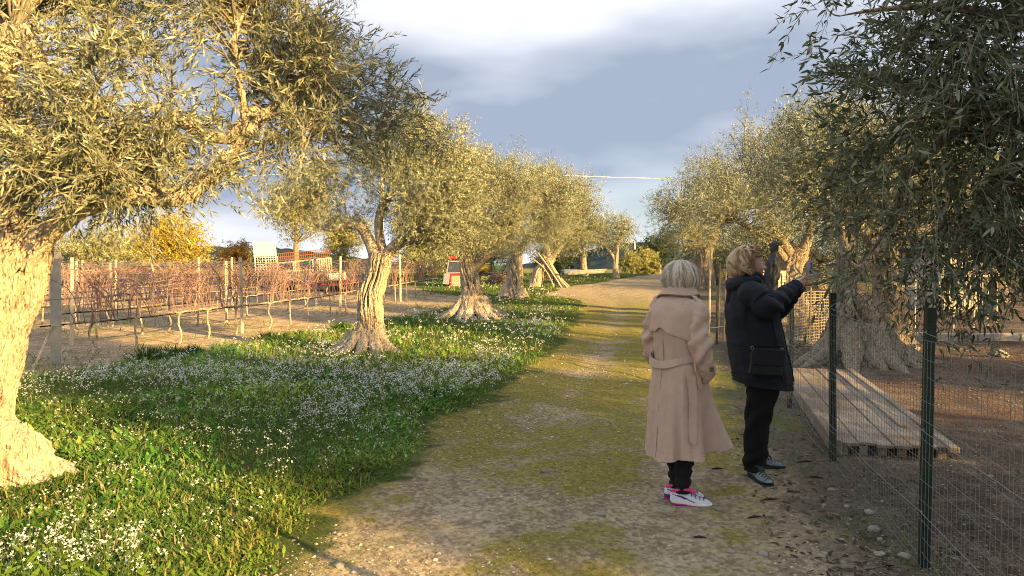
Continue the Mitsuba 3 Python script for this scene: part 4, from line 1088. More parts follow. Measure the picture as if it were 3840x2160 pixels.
def screen(name, label, a, b, h, sp, r, bsdf, cat="fence", posts_=2, frame=True):
    """A free-standing wire mesh screen from ground point a to b."""
    key = thing(name, label, cat)
    a, b = np.asarray(a, float), np.asarray(b, float)
    L = np.linalg.norm(b - a)
    n, m = int(L / sp), int(h / sp)
    g2 = np.random.default_rng(int(L * 100))
    s = np.linspace(0, 1, n)[:, None]
    q = a * (1 - s) + b * s
    z = height(q[:, 0], q[:, 1])
    v1 = tubes(np.stack([np.c_[q, z + .02], np.c_[q + g2.normal(size=q.shape) * .01, z + h]], 1), np.full((n, 2), r), 4)
    k = 14
    s = np.linspace(0, 1, k)[:, None]
    q2 = a * (1 - s) + b * s
    z2 = height(q2[:, 0], q2[:, 1])
    v2 = tubes(np.array([np.c_[q2, z2 + zz + g2.normal(size=k) * .006] for zz in np.linspace(.05, h, m)]), np.full((m, k), r), 4)
    obj("wire_mesh", join([v1, v2]), bsdf, key, kind="stuff")
    for i in range(posts_):
        s = i / (posts_ - 1)
        q = a * (1 - s) + b * s
        c = on(*q)
        obj("post", tube([c - [0, 0, .1], c + [0, 0, h + .08]], .022, 8), "mat_wood" if frame else "mat_post_green", key, smooth=40)
    return key


mat("mat_wire_pale", (0.55, 0.46, 0.30), 0.6, 0.4)
c0, c1 = P(2962, 1300, 13.6), P(3110, 1290, 14.4)
screen("mesh_screen", "sunlit pale mesh screen behind the woman's raised arms", c0[:2], c1[:2], 1.05, .055, .0042, "mat_wire_pale", "screen", 3)
c0, c1 = P(2930, 1075, 19), P(3020, 1080, 18.5)
screen("mesh_screen", "small mesh panel right of the crenellated hutch", c0[:2], c1[:2], 1.25, .07, .006, "mat_wire_pale", "screen", 2)
c0, c1 = np.array([6.6, 16.2]), np.array([13.5, 15.2])
screen("back_fence", "wire mesh fence along the back of the enclosure above the kerb", c0, c1, 1.0, .075, .0032, "mat_wire", "fence", 5, False)
for (u, v0, v1, lab) in [(3600, 1110, 1268, "dark green"), (3780, 1100, 1270, "grey")]:
    pass
# the low concrete kerb in front of it: block after block
kerb = thing("kerb", "low concrete kerb of single blocks along the back of the enclosure", "kerb")
for i in range(9):
    s0, s1 = i / 9 + .002, (i + 1) / 9 - .002
    a, b = (np.array([6.5, 15.7]) * (1 - s) + np.array([13.6, 14.6]) * s for s in (s0, s1))
    za, zb = hz(*a), hz(*b)
    obj("block", beam([a[0], a[1], za + .04], [b[0], b[1], zb + .04], .16, .20 + .02 * (i % 3), bevel=.012), "mat_concrete", kerb)
# stakes with pale tops behind the fence
for i, (u, v0, v1, d) in enumerate([(3316, 1022, 1072, 18.5), (3367, 1024, 1066, 18.8), (3434, 1006, 1050, 18), (3578, 1052, 1100, 17.4), (3655, 1014, 1105, 17.6), (3707, 995, 1090, 18), (3740, 1015, 1085, 18.4)]):
    t_ = P(u, v0, d)
    solid("vine_stake", tube([[t_[0], d, hz(t_[0], d) - .1], t_], .020, 7), "mat_cream",
          ["pale stake, first on the left behind the enclosure", "pale stake, second from the left behind the enclosure", "pale stake, third from the left behind the enclosure", "pale stake just left of the tall ones on the right behind the fence", "tall pale stake crossing the horizontal cane", "tallest pale stake behind the enclosure", "rightmost pale stake behind the enclosure"][i], "stake", "pale stakes behind the enclosure", smooth=40)
solid("cross_cane", tube([P(3600, 1037, 17.7), P(3760, 1034, 18)], .010, 6), "mat_cream", "horizontal pale cane tied across the stakes behind the enclosure", "cane")
solid("cross_cane", tube([P(3300, 1074, 18.4), P(3480, 1072, 18.4)], .010, 6), "mat_cream", "low horizontal cane in front of the left stakes", "cane")

# the pale shed far behind the foliage
c = P(3610, 935, 23)
shed = thing("shed", "pale shed glimpsed through the leaves at the far right", "shed")
zs = hz(c[0], 23)
obj("wall", box((1.5, 2.0, 1.9), (c[0], 24.2, zs + .95), .1), "mat_concrete", shed)
for i in range(5):
    obj("board", box((.06, .03, 1.0), (c[0] - .6 + i * .28, 23.10 - .042 * i, zs + 1.55), .1), "mat_concrete", shed)
rf = join([box((1.9, 2.5, .08), (c[0], 24.2, zs + 1.98), .1, .01)])
obj("roof", rf, "mat_dark", shed)

# the hollow hutch with battlements
c = P(2888, 1068, 20)
hut = thing("animal_hutch", "small cream hutch with a battlement top in front of the woman's face", "hutch")
w = .55
zc = hz(c[0], 20)
body = m3.Manifold.cube([w, w, 1.12], True).translate([0, 0, .56]) - m3.Manifold.cube([.26, 2, .62], True).translate([0, 0, .31]) + m3.Manifold.cube([w + .07, w + .07, .30], True).translate([0, 0, 1.10])
for i in (-1, 1):
    body -= m3.Manifold.cube([.13, 2, .16], True).translate([0, 0, 1.24])
    body -= m3.Manifold.cube([2, .13, .16], True).translate([0, 0, 1.24])
m_ = body.to_mesh()
obj("tower", (np.array(m_.vert_properties[:, :3]) + [c[0], 20, zc + .12], m_.tri_verts), "mat_cream", hut)
obj("plinth", box((w + .12, w + .12, .16), (c[0], 20, zc + .05), 0, .01), "mat_stone", hut)

# a dark carved figure that stands behind the woman
c = P(2892, 975, 17.5)
fig = thing("garden_statue", "dark weathered carved figure standing behind the woman's face", "statue")
zc = hz(c[0], 17.5)
prof = [(zc - .05, .16), (zc + .5, .17), (zc + 1.05, .16), (zc + 1.35, .20), (zc + 1.6, .19), (zc + 1.78, .10), (zc + 1.86, .075), (zc + 1.95, .10), (zc + 2.06, .10), (zc + 2.14, .05)]
v_, f_ = gnarl([[c[0] + .01 * i, 17.5, z_] for i, (z_, r) in enumerate(prof)], [r for z_, r in prof], around=40, along=70, furrow=.2, seed=91, twist=0, freq=1.6)
obj("body", (v_, f_), "mat_slate" if "mat_slate" in scene else mat("mat_slate", (.025, .03, .036), .6, .4), fig, smooth=True)
obj("base", box((.5, .5, .12), (c[0], 17.5, zc + .03), .2, .01), "mat_stone", fig)

# ------------------------------------------------------------------ the wooden platform on the enclosure's ground
deck = thing("wooden_deck", "long low deck of weathered planks on joists behind the fence", "deck")
A, B = np.array([2.70, 5.95]), np.array([3.47, 5.78])
U = unit(np.array([.265, 1.0]))
LEN = 4.4
zD = max(hz(*A), hz(*B)) - .035
wd = np.linalg.norm(B - A)
wx = (B - A) / wd
for i in range(6):
    s = (i + .5) / 6
    a = A + wx * wd * s
    zt = zD + .115 + .004 * math.sin(i * 2.3)
    a3, b3 = np.array([*(a + U * (.03 * math.sin(i * 1.7) + .02)), zt]), np.array([*(a + U * LEN), zt + .03])
    obj("plank", beam(a3, b3, wd / 6 - .006, .026, bevel=.004), "mat_wood", deck)
for i in range(6):
    s = (i + .15) / 5.4
    a = A + wx * wd * min(s, .98)
    obj("joist", beam([*(a + U * .05), zD + .050], [*(a + U * (LEN - .1)), zD + .080], .065, .098, bevel=.005), "mat_wood", deck)
a = A - wx * .05
obj("side_rail", beam([*(a - U * .06), zD + .10], [*(a + U * LEN), zD + .12], .075, .13, bevel=.008), "mat_wood", deck)
a = B + wx * .035
obj("side_rail", beam([*(a - U * .02), zD + .118], [*(a + U * LEN), zD + .15], .075, .05, bevel=.006), "mat_wood", deck)
a = B - wx * .17
obj("batten", beam([*(a + U * .7), zD + .146], [*(a + U * LEN), zD + .17], .05, .025, bevel=.004), "mat_wood", deck)

# stones and low mounds in the enclosure
g = np.random.default_rng(511)
x, y = g.uniform(2.4, 9, 1500), g.uniform(3.5, 14, 1500)
k_ = (x > edge(FENCE, y) + .1) & (meshkit.fbm(np.stack([x, y, 0 * x], -1) * .8, 3, 77) > .5)
x, y = x[k_], y[k_]
v_, f_ = pebble_mesh(x, y, g.uniform(.008, .035, len(x)), g, .7)
obj("soil_clods", (v_, f_), "mat_vc", None, color=np.repeat(np.array([[.07, .05, .035], [.12, .09, .065], [.17, .14, .11]])[g.integers(0, 3, len(x))], len(ICO0.vertices), 0))
labels["soil_clods"] = {"kind": "stuff", "label": "dark clods of earth and dung on the enclosure ground", "category": "clods"}
for (u, v_, d, r, lab) in [(2990, 1296, 13.9, .28, "pale sunlit boulder left of the hollow olive's foot"), (3740, 1325, 12.4, .22, "mossy boulder at the right edge of the enclosure"), (3420, 1285, 13.6, .14, "dark stone right of the hollow olive's foot")]:
    c = P(u, v_, d)
    vv, ff = pebble_mesh(np.array([c[0]]), np.array([d]), np.array([r]), g, .5, trimesh.creation.icosphere(3))
    vv = vv + vnoise(vv, 5, 3)[:, None] * r * .35
    solid("boulder", (vv, ff), "mat_stone", lab, "boulder", smooth=True)

# ------------------------------------------------------------------ things across the vineyard and at the far end of the row
# the old trailer with a cage door, rusty crate side and drop side
tr = thing("farm_trailer", "old flatbed trailer behind the vineyard loaded with a white cage door and rusty rails", "trailer")
D = 33.0
m0, m1 = P(985, 1066, D), P(1385, 1062, D)
zg = hz((m0[0] + m1[0]) / 2, D)
obj("bed", box((m1[0] - m0[0], 1.8, .12), ((m0[0] + m1[0]) / 2, D + .9, m0[2] + .05)), "mat_dark", tr)
mat("mat_dropside", (.20, .19, .13), .7, .3)
wdt = m1[0] - m0[0] - .6
for i in range(6):
    obj("side_panel", box((wdt / 6 - .03, .05, .42), (m0[0] + wdt * (i + .5) / 6 + .3, D - .06 + .01 * (i % 2), m0[2] + .36), 0, .01), "mat_dropside", tr)
for k_ in range(2):
    xx = m0[0] + wdt * (.25 + .5 * k_)
    wk = obj("wheel", tube([[xx, D + .05, zg + .36], [xx, D + .28, zg + .36]], .36, 20), "mat_dark", tr, smooth=30)
    obj("hub", tube([[xx, D + .0, zg + .36], [xx, D + .06, zg + .36]], .16, 12), "mat_rust", wk, smooth=30)
# cage door: white sheet above, bars below
tl, tr_, bl, br_ = P(950, 906, D), P(1030, 906, D), P(960, 1022, D), P(1040, 1020, D)


def quadp(s, t):
    return (tl * (1 - s) + tr_ * s) * (1 - t) + (bl * (1 - s) + br_ * s) * t


cage = obj("cage_door", join([beam(quadp(0, 0), quadp(0, 1), .05, .05), beam(quadp(1, 0), quadp(1, 1), .05, .05), beam(quadp(.5, 0), quadp(.5, 1), .05, .04), beam(quadp(0, 0), quadp(1, 0), .05, .05), beam(quadp(0, .46), quadp(1, .46), .05, .05)]), "mat_white", tr)
for k_ in range(2):
    q = [quadp(.03 + .5 * k_, .03), quadp(.47 + .5 * k_, .03), quadp(.47 + .5 * k_, .44), quadp(.03 + .5 * k_, .44)]
    q = np.array(q)
    obj("sheet", (np.vstack([q + [0, .012, 0], q + [0, -.012, 0]]), np.array([[0, 1, 2], [0, 2, 3], [4, 6, 5], [4, 7, 6], [0, 4, 5], [0, 5, 1], [1, 5, 6], [1, 6, 2], [2, 6, 7], [2, 7, 3], [3, 7, 4], [3, 4, 0]])), "mat_white", cage)
    obj("bars", join([beam(quadp(.04 + .5 * k_, t_), quadp(.46 + .5 * k_, t_), .015, .02) for t_ in np.linspace(.52, .98, 7)] + [beam(quadp(s_ + .5 * k_, .47), quadp(s_ + .5 * k_, 1), .015, .02) for s_ in (.14, .25, .36)]), "mat_white", cage, kind="stuff")
tl, tr_, bl, br_ = P(1036, 952, D + .2), P(1237, 934, D + .2), P(1038, 978, D + .2), P(1236, 962, D + .2)
obj("rusty_rail", join([beam(quadp(0, t_), quadp(1, t_), .03, .03) for t_ in (0, .5, 1)] + [beam(quadp(s_, 0), quadp(s_, 1), .018, .018, up=(0, 1, 0)) for s_ in np.linspace(0, 1, 27)]), "mat_rust", tr, kind="stuff")
tl, tr_, bl, br_ = P(1040, 985, D + .1), P(1240, 964, D + .1), P(1042, 1030, D + .1), P(1244, 1022, D + .1)
obj("lattice", join([beam(quadp(0, .05), quadp(1, .05), .05, .05), beam(quadp(0, .75), quadp(.68, .75), .04, .04)] + [beam(quadp(s_, 0), quadp(s_, 1), .05, .045, up=(0, 1, 0)) for s_ in (.02, .3, .33, .66)]), "mat_cream", tr, kind="stuff")
for k_ in range(8):
    s_ = .70 + .30 * k_ / 7
    obj("slat", beam(quadp(s_, .05), quadp(s_, 1), .06, .045, up=(0, 1, 0)), "mat_cream", tr)
c = P(1215, 1075, 31.5)
cart = thing("tool_cart", "low red and white farm implement under the trailer's side behind the vines", "implement")
zg = hz(c[0], 31.5)
obj("frame", join([beam([c[0] - .8, 31.5, zg + .55], [c[0] + 1.2, 31.5, zg + .62], .06, .08), beam([c[0] - .8, 31.2, zg + .42], [c[0] + 1.2, 31.2, zg + .45], .06, .06), beam([c[0] - .6, 31.4, zg], [c[0] - .5, 31.4, zg + .6], .06, .06, up=(0, 1, 0)), beam([c[0] + 1.0, 31.4, zg], [c[0] + 1.05, 31.4, zg + .6], .06, .06, up=(0, 1, 0))]), "mat_red", cart)
obj("drum", tube([[c[0] + .2, 31.2, zg + .75], [c[0] + 1.0, 31.2, zg + .78]], .16, 14), "mat_white", cart, smooth=40)
obj("box", box((.4, .4, .2), (c[0] - .3, 31.3, zg + .70), .1, .02), "mat_rust", cart)

# red farm machine with a sloping grey panel
D = 37.0
mat("mat_panel", (.045, .058, .095), .55, .3)
mat("mat_alu", (.24, .26, .31), .6, .3)
mat("mat_beige", (.34, .31, .23), .7, .3)
fm = thing("farm_machine", "old red farm machine with a sloping grey panel beside the third olive", "machine")
tl, tr_, bl, br_ = P(1683, 980, D), P(1745, 980, D), P(1675, 1024, D), P(1747, 1022, D)
up_ = [tl, tr_, br_, bl]
q = np.array(up_)
q2 = q + [0, .35, 0]
obj("panel", (np.vstack([q, q + [0, .06, 0]]), np.array([[0, 2, 1], [0, 3, 2], [4, 5, 6], [4, 6, 7], [0, 1, 5], [0, 5, 4], [1, 2, 6], [1, 6, 5], [2, 3, 7], [2, 7, 6], [3, 0, 4], [3, 4, 7]])), "mat_panel", fm)
obj("panel_frame", join([beam(quadp(0, 0) - [0, .03, 0], quadp(1, 0) - [0, .03, 0], .06, .07), beam(quadp(0, 1) - [0, .03, 0], quadp(1, 1) - [0, .03, 0], .06, .07), beam(quadp(0, 0) - [0, .03, 0], quadp(0, 1) - [0, .03, 0], .06, .06), beam(quadp(1, 0) - [0, .03, 0], quadp(1, 1) - [0, .03, 0], .06, .06)]), "mat_alu", fm)
obj("hood", box((.92, .8, .14), P(1712, 970, D) + [0, .35, 0], 0, .03, 0, -.15), "mat_red", fm)
obj("roof_rail", beam(P(1676, 976, D + .4), P(1750, 972, D + .4), .08, .10), "mat_red", fm)
obj("leg_panel", beam(P(1676, 1026, D - .02), P(1672, 1066, D - .02), .30, .16, up=(0, 1, 0), bevel=.01), "mat_alu", fm)
obj("leg_panel", beam(P(1738, 1026, D), P(1738, 1066, D), .10, .16, up=(0, 1, 0), bevel=.01), "mat_red", fm)
c = P(1716, 1076, D)
zg = hz(c[0], D)
obj("lower_door", box((.60, .08, c[2] - zg + .62), (c[0] - .02, D + .05, (zg + c[2] + .62) / 2), 0, .01), "mat_beige", fm)
obj("lower_frame", join([box((.7, .06, .06), (c[0] - .02, D - .02, c[2] + .62)), box((.06, .06, c[2] - zg + .6), (c[0] - .36, D - .02, (zg + c[2] + .6) / 2)), box((.06, .06, c[2] - zg + .6), (c[0] + .32, D - .02, (zg + c[2] + .6) / 2))]), "mat_red", fm)
obj("body", box((.9, .9, c[2] - zg + 1.0), (c[0], D + .65, (zg + c[2] + 1.0) / 2), 0, .03), "mat_red", fm)
c2 = P(1675, 1078, D)
obj("wheel", tube([[c2[0] + .05, D + .2, zg + .26], [c2[0] + .05, D + .42, zg + .26]], .26, 18), "mat_dark", fm, smooth=30)

# sprayer with yellow and green tanks
D = 43.0
mat("mat_yellow", (.42, .30, .02), .5, .4)
mat("mat_lime", (.38, .48, .06), .5, .4)
mat("mat_greentank", (.28, .42, .16), .5, .4)
spy = thing("crop_sprayer", "yellow and green crop sprayer standing between the third and fourth olives", "sprayer")
c = P(1815, 1018, D)
zg = hz(c[0], D)


def drum(c, r, l):
    s = np.linspace(-l / 2, l / 2, 11)
    pts = np.array([[c[0] + x_, c[1], c[2]] for x_ in s])
    rr = r * np.clip(1 - np.abs(np.abs(s) / (l / 2)) ** 8 * .25, .5, 1)
    return tubes(pts[None], rr[None], 20)


obj("tank", drum(P(1815, 1008, D), .34, .85), "mat_yellow", spy, smooth=40)
obj("tank", drum(P(1818, 1043, D - .3), .24, .5), "mat_lime", spy, smooth=40)
obj("tank", box((.8, .6, .55), P(1865, 1010, D), 0, .08), "mat_greentank", spy, smooth=30)
obj("tank", box((.55, .5, .6), P(1902, 1008, D), 0, .08), "mat_greentank", spy, smooth=30)
obj("frame", join([beam(P(1790, 1030, D - .4), P(1915, 1030, D - .4), .06, .06), beam(P(1842, 1036, D - .4), P(1842, 985, D - .4), .07, .07, up=(0, 1, 0)), beam(P(1880, 1030, D - .4), P(1906, 980, D - .4), .05, .05, up=(0, 1, 0)), beam(P(1855, 1030, D - .4), P(1850, 988, D - .4), .05, .05, up=(0, 1, 0)), beam(P(1790, 992, D - .2), P(1840, 992, D - .2), .05, .04)]), "mat_dark", spy)
for u in (1812, 1895):
    q = P(u, 1040, D)
    zz = hz(q[0], D)
    obj("wheel", tube([[q[0], D - .5, zz + .28], [q[0], D - .3, zz + .28]], .28, 16), "mat_dark", spy, smooth=30)
# heap of cut branches
g = np.random.default_rng(612)
c = P(1868, 1052, 40)
c[2] = hz(c[0], 40)
m = 260
s = c + g.normal(size=(m, 3)) * [.42, .4, .0] + np.array([0, 0, 1.0]) * (np.abs(g.normal(size=m)) * .28)[:, None]
d = rand_unit(g, m) * np.array([1, 1, .5])
t_ = np.linspace(-.5, .5, 5)[None, :, None]
solid("brush_heap", tubes(s[:, None] + d[:, None] * t_ * g.uniform(.4, 1.1, m)[:, None, None] + g.normal(size=(m, 5, 3)) * .03, np.full((m, 5), .012), 4), "mat_wood", "heap of cut branches in front of the crop sprayer", "brush heap")
labels["brush_heap"]["kind"] = "stuff"
# cane bundle propped on the fifth olive
bn = thing("cane_bundle", "bundle of canes tied together and propped against the leaning olive", "canes")
a, b = P(2112, 1072, 36.3), P(2030, 955, 37.0)
a[2] = hz(a[0], 36.3)
g = np.random.default_rng(613)
for k_ in range(34):
    o = g.normal(size=3) * [.10, .08, .03]
    e = b + (b - a) * g.uniform(-.1, .12) + o * 1.7
    obj("cane", tube([a + o * 1.5 + [0, 0, .02], (a + b) / 2 + o * .9, e], .024, 5), "mat_cream" if k_ % 3 else "mat_wood", bn, smooth=True)
mid = a * .72 + b * .28
obj("tie", tube([mid + np.array([math.cos(t) * .2, -.03, math.sin(t) * .2]) for t in np.linspace(0, 6.28, 12)], .02, 5), "mat_dark", bn)
solid("red_crate", join([box((.75, .4, .06), P(2028, 1036, 41) + [.5, 0, .14]), box((.75, .4, .06), P(2028, 1036, 41) + [.5, 0, -.1]), box((.06, .4, .3), P(2028, 1036, 41) + [.15, 0, 0]), box((.06, .4, .3), P(2028, 1036, 41) + [.85, 0, 0])]), mat("mat_red_crate", (.42, .06, .08), .6, .3), "red open crate behind the leaning olive and the cane bundle", "crate")
# pipes
pp = thing("pipe_stack", "low stack of pale irrigation pipes lying in the shade right of the cane bundle", "pipes")
for k_ in range(14):
    q0, q1 = P(2128 + 2 * k_, 1030 - (k_ % 5) * 3, 45 + .12 * (k_ // 5)), P(2262 + (k_ * 7) % 15, 1022 - (k_ % 5) * 3, 46 + .12 * (k_ // 5))
    obj("pipe", tubes(np.array([[q0, (q0 + q1) / 2, q1]]), np.full((1, 3), .032), 8), "mat_concrete" if k_ % 3 else "mat_alu", pp, smooth=True)
solid("tarpaulin", join([box((1.0, .6, .35), P(2135, 1020, 47), .2, .1)]), mat("mat_tarp", (.12, .14, .22), .6, .3), "dark blue tarpaulin over the left end of the pipe stack", "tarpaulin", smooth=30)
# small far posts
solid("marker_post", tube([P(2381, 935, 57), P(2379, 905, 57)], .05, 6), "mat_white", "thin white post rising behind the sunlit shrub", "post")

# overhead cable and its pole
pole = P(1432, 600, 36)
solid("utility_pole", tube([[pole[0], 36, hz(pole[0], 36) - .3], [pole[0], 36, P(1432, 565, 36)[2]]], [.10, .075], 10), "mat_white", "white cable pole standing behind the crown of the second olive", "pole", smooth=True)


def cable(a, b, sag, r=.015, n=30):
    t_ = np.linspace(0, 1, n)[:, None]
    p = a * (1 - t_) + b * t_
    p[:, 2] -= sag * 4 * (t_ * (1 - t_))[:, 0]
    return tubes(p[None], np.full((1, n), r), 6)


top = P(1432, 605, 36)
solid("overhead_cable", join([cable(P(560, 655, 36), top, .35), cable(top, P(3000, 665, 36), .35)]), "mat_white", "pale overhead cable strung across the sky above the olives", "cable", smooth=True)

# ------------------------------------------------------------------ people
mat("mat_skin", (.50, .29, .215), .5, .4)
mat("mat_hair_under", (.22, .17, .11), .8, .2)
mat("mat_eye_white", (.7, .68, .65), .3, .5)
mat("mat_iris", (.03, .025, .02), .2, .5)


def weave(p, n, uv):
    return mikit.noise(p.x * 900, p.y * 900, p.z * 900) * .5 + mikit.fbm(p.x * 55, p.y * 55, p.z * 38, 3)


def cloth(name, rgb, rough, scale, sheen=.3):
    def tint(p, n, uv):
        k = .90 + .2 * mikit.fbm(p.x * 14, p.y * 14, p.z * 14, 3)
        return mi.Color3f(rgb) * k
    scene[name] = {"type": "twosided", "bsdf": {"type": "bumpmap", "arbitrary": mikit.proc(weave, 1.5e-3), "scale": scale,
                   "bsdf": {"type": "principled", "base_color": mikit.proc(tint), "roughness": rough, "specular": .25, "sheen": sheen}}}


cloth("mat_trench", (.475, .352, .283), .75, .004)
cloth("mat_trench_seam", (.27, .18, .125), .8, .004)
cloth("mat_jacket", (.011, .015, .025), .65, .006, .0)
cloth("mat_trouser", (.007, .007, .008), .85, .006, .0)
cloth("mat_leggings", (.012, .012, .014), .8, .006)
cloth("mat_scarf", (.09, .06, .055), .9, .01)
mat("mat_bag", (.010, .012, .017), .55, .25)
mat("mat_button", (.10, .07, .05), .4, .4)
mat("mat_zip", (.30, .30, .30), .35, .5, metallic=.6)


def hull_body(bones, refine=.02, smooth_n=14):
    """Bones (a, ra, b, rb): the hulls of the spheres at both ends, joined into one smooth surface."""
    sph = trimesh.creation.icosphere(2).vertices
    out = None
    for a, ra, b, rb in bones:
        m = m3.Manifold.hull_points(np.vstack([sph * ra + np.asarray(a, float), sph * rb + np.asarray(b, float)]))
        out = m if out is None else out + m
    out = out.refine_to_length(refine)
    m = out.to_mesh()
    t = trimesh.Trimesh(np.array(m.vert_properties[:, :3]), np.array(m.tri_verts), process=True)
    trimesh.smoothing.filter_taubin(t, iterations=smooth_n)
    return np.array(t.vertices), np.array(t.faces)


def head_mesh(turn=0.0, nose=1.0):
    """A head with brow, sockets, nose, lips and chin; +y is the face, the origin lies midway between the ears."""
    t = trimesh.creation.icosphere(5)
    d = np.array(t.vertices)
    v = d * np.array([.074, .093, .117])
    x, y, z = v.T
    low = np.clip(-z / .117, 0, 1)
    x = x * (1 - .30 * low ** 1.5)
    front = np.clip(y / .093, 0, 1)
    y = np.where(y < 0, y * (1 - .35 * low), y * (1 - .02 * low))
    y = y + .012 * low * (front > 0)

    def g(cx, cz, wx, wz):
        return np.exp(-((x - cx) / wx) ** 2 - ((z - cz) / wz) ** 2)

    f = front ** .7
    dy = .007 * g(0, .040, .05, .012) - .010 * (g(.030, .018, .014, .010) + g(-.030, .018, .014, .010)) + .005 * (g(.040, -.022, .02, .02) + g(-.040, -.022, .02, .02))
    dy = dy + nose * (.013 * g(0, .012, .009, .022) + .026 * g(0, -.018, .011, .012) + .008 * (g(.012, -.024, .006, .007) + g(-.012, -.024, .006, .007)))
    dy = dy + .010 * g(0, -.050, .020, .0065) + .010 * g(0, -.064, .017, .0065) - .006 * g(0, -.0575, .024, .003) - .004 * g(0, -.076, .02, .006) + .013 * g(0, -.094, .02, .014)
    y = y + f * dy
    return np.stack([x, y, z], 1), np.array(t.faces)


def ear_mesh(s):
    v, f = hull_body([((s * .074, -.012, -.02), .007, (s * .083, -.016, .018), .010), ((s * .083, -.016, .018), .010, (s * .083, -.030, .012), .008), ((s * .083, -.030, .012), .008, (s * .076, -.020, -.022), .007)], .006, 4)
    return v, f


def hand_bones(wrist, palm, fingers, thumb):
    """Palm between the wrist and the four knuckles, each finger a chain of its own."""
    b = [(wrist, .026, k[0], .0125) for k in fingers]
    b += [(fingers[i][0], .0125, fingers[i + 1][0], .0125) for i in range(3)]
    for k, r in zip(fingers, (.0092, .0098, .0092, .0080)):
        for p, q in zip(k[:-1], k[1:]):
            b.append((p, r, q, r * .92))
    b.append((wrist, .022, thumb[0], .013))
    for p, q in zip(thumb[:-1], thumb[1:]):
        b.append((p, .0115, q, .0098))
    return b


def surface_mesh(fn, th, z, close=False):
    """The grid of fn(theta, z) over th x z."""
    TT, ZZ = np.meshgrid(th, z)
    x, y = fn(TT, ZZ)
    return np.stack([x, y, ZZ], -1).reshape(-1, 3), grid_faces(len(z), len(th), close)


def thicken(v, f, t):
    """A sheet with the thickness t along its normals, its rim closed."""
    m = trimesh.Trimesh(v, np.vstack([f[:, [0, 1, 2]], f[:, [0, 2, 3]]]) if f.shape[1] == 4 else f, process=False)
    n = np.array(m.vertex_normals)
    e = m.edges_sorted
    u, c = np.unique(e, axis=0, return_counts=True)
    rim = {tuple(k) for k in u[c == 1]}
    k = len(v)
    sides = []
    for a, b in m.edges:
        if (min(a, b), max(a, b)) in rim:
            sides += [[a, a + k, b], [b, a + k, b + k]]
    return np.vstack([v - n * t / 2, v + n * t / 2]), np.vstack([m.faces[:, ::-1], m.faces + k, np.array(sides)])


def superellipse(th, a, b, n=2.4):
    c, s = np.cos(th), np.sin(th)
    return a * np.sign(c) * np.abs(c) ** (2 / n), b * np.sign(s) * np.abs(s) ** (2 / n)


def hair_strands(n, g, R, end, wave=0.0, curl=0.0, fringe=48, rad=.0026, face=1.0, k=10, layer=(.80, 1.03), back_stretch=1.0, lock=14):
    """Strands that leave the crown and follow a rounded bob; end = polar angle of the tips."""
    c = np.arange(n) // lock                                # strands lie together in locks
    m = c[-1] + 1
    phi = g.uniform(-np.pi, np.pi, m)[c] + g.normal(size=n) * .05   # 0 = back of the head
    th0 = np.radians(g.uniform(0, 75, m) * g.random(m) ** .5)[c] * g.uniform(.8, 1.2, n)
    th1 = np.radians(end + g.normal(size=m)[c] * 7 + g.normal(size=n) * 3)
    front = np.abs(phi) > np.pi - face
    th1 = np.where(front, np.radians(fringe + g.normal(size=m)[c] * 8), th1)
    th0 = np.minimum(th0, th1 * .6)
    lay = (g.uniform(*layer, m)[c] + g.normal(size=n) * .015)[:, None]
    s = np.linspace(0, 1, k)[None]
    th = th0[:, None] + (th1 - th0)[:, None] * s
    ph = phi[:, None] + g.normal(size=m)[c][:, None] * .12 * s
    if wave:
        f0, p0 = g.uniform(8, 14, m)[c][:, None], (g.uniform(0, 6.28, m)[c] + g.normal(size=n) * .25)[:, None]
        ph = ph + wave * np.sin(f0 * s + p0) * (.3 + s)
        lay = lay + wave * .45 * np.sin(f0 * s * 1.1 + p0 + 1.3) * (.3 + s)
    x = R[0] * np.sin(th) * np.sin(ph) * lay
    y = -R[1] * np.sin(th) * np.cos(ph) * lay
    y = np.where(y < 0, y * back_stretch, y)
    z = R[2] * np.cos(th) * lay
    pts = np.stack([x, y, z], -1)
    rr = rad * np.linspace(1, .45, k)[None] * g.uniform(.7, 1.3, (n, 1))
    return tubes(pts, rr, 3)


def hair_cap(R, fringe_y=.25):
    t = trimesh.creation.icosphere(4)
    d = np.array(t.vertices)
    c = d[t.faces].mean(1)
    keep = (c[:, 2] > -.62) & ~((c[:, 1] > fringe_y) & (c[:, 2] < .55))
    v = d * np.array(R)
    return v, np.array(t.faces)[keep]


def place(v, M, o):
    return np.asarray(v) @ M.T + o


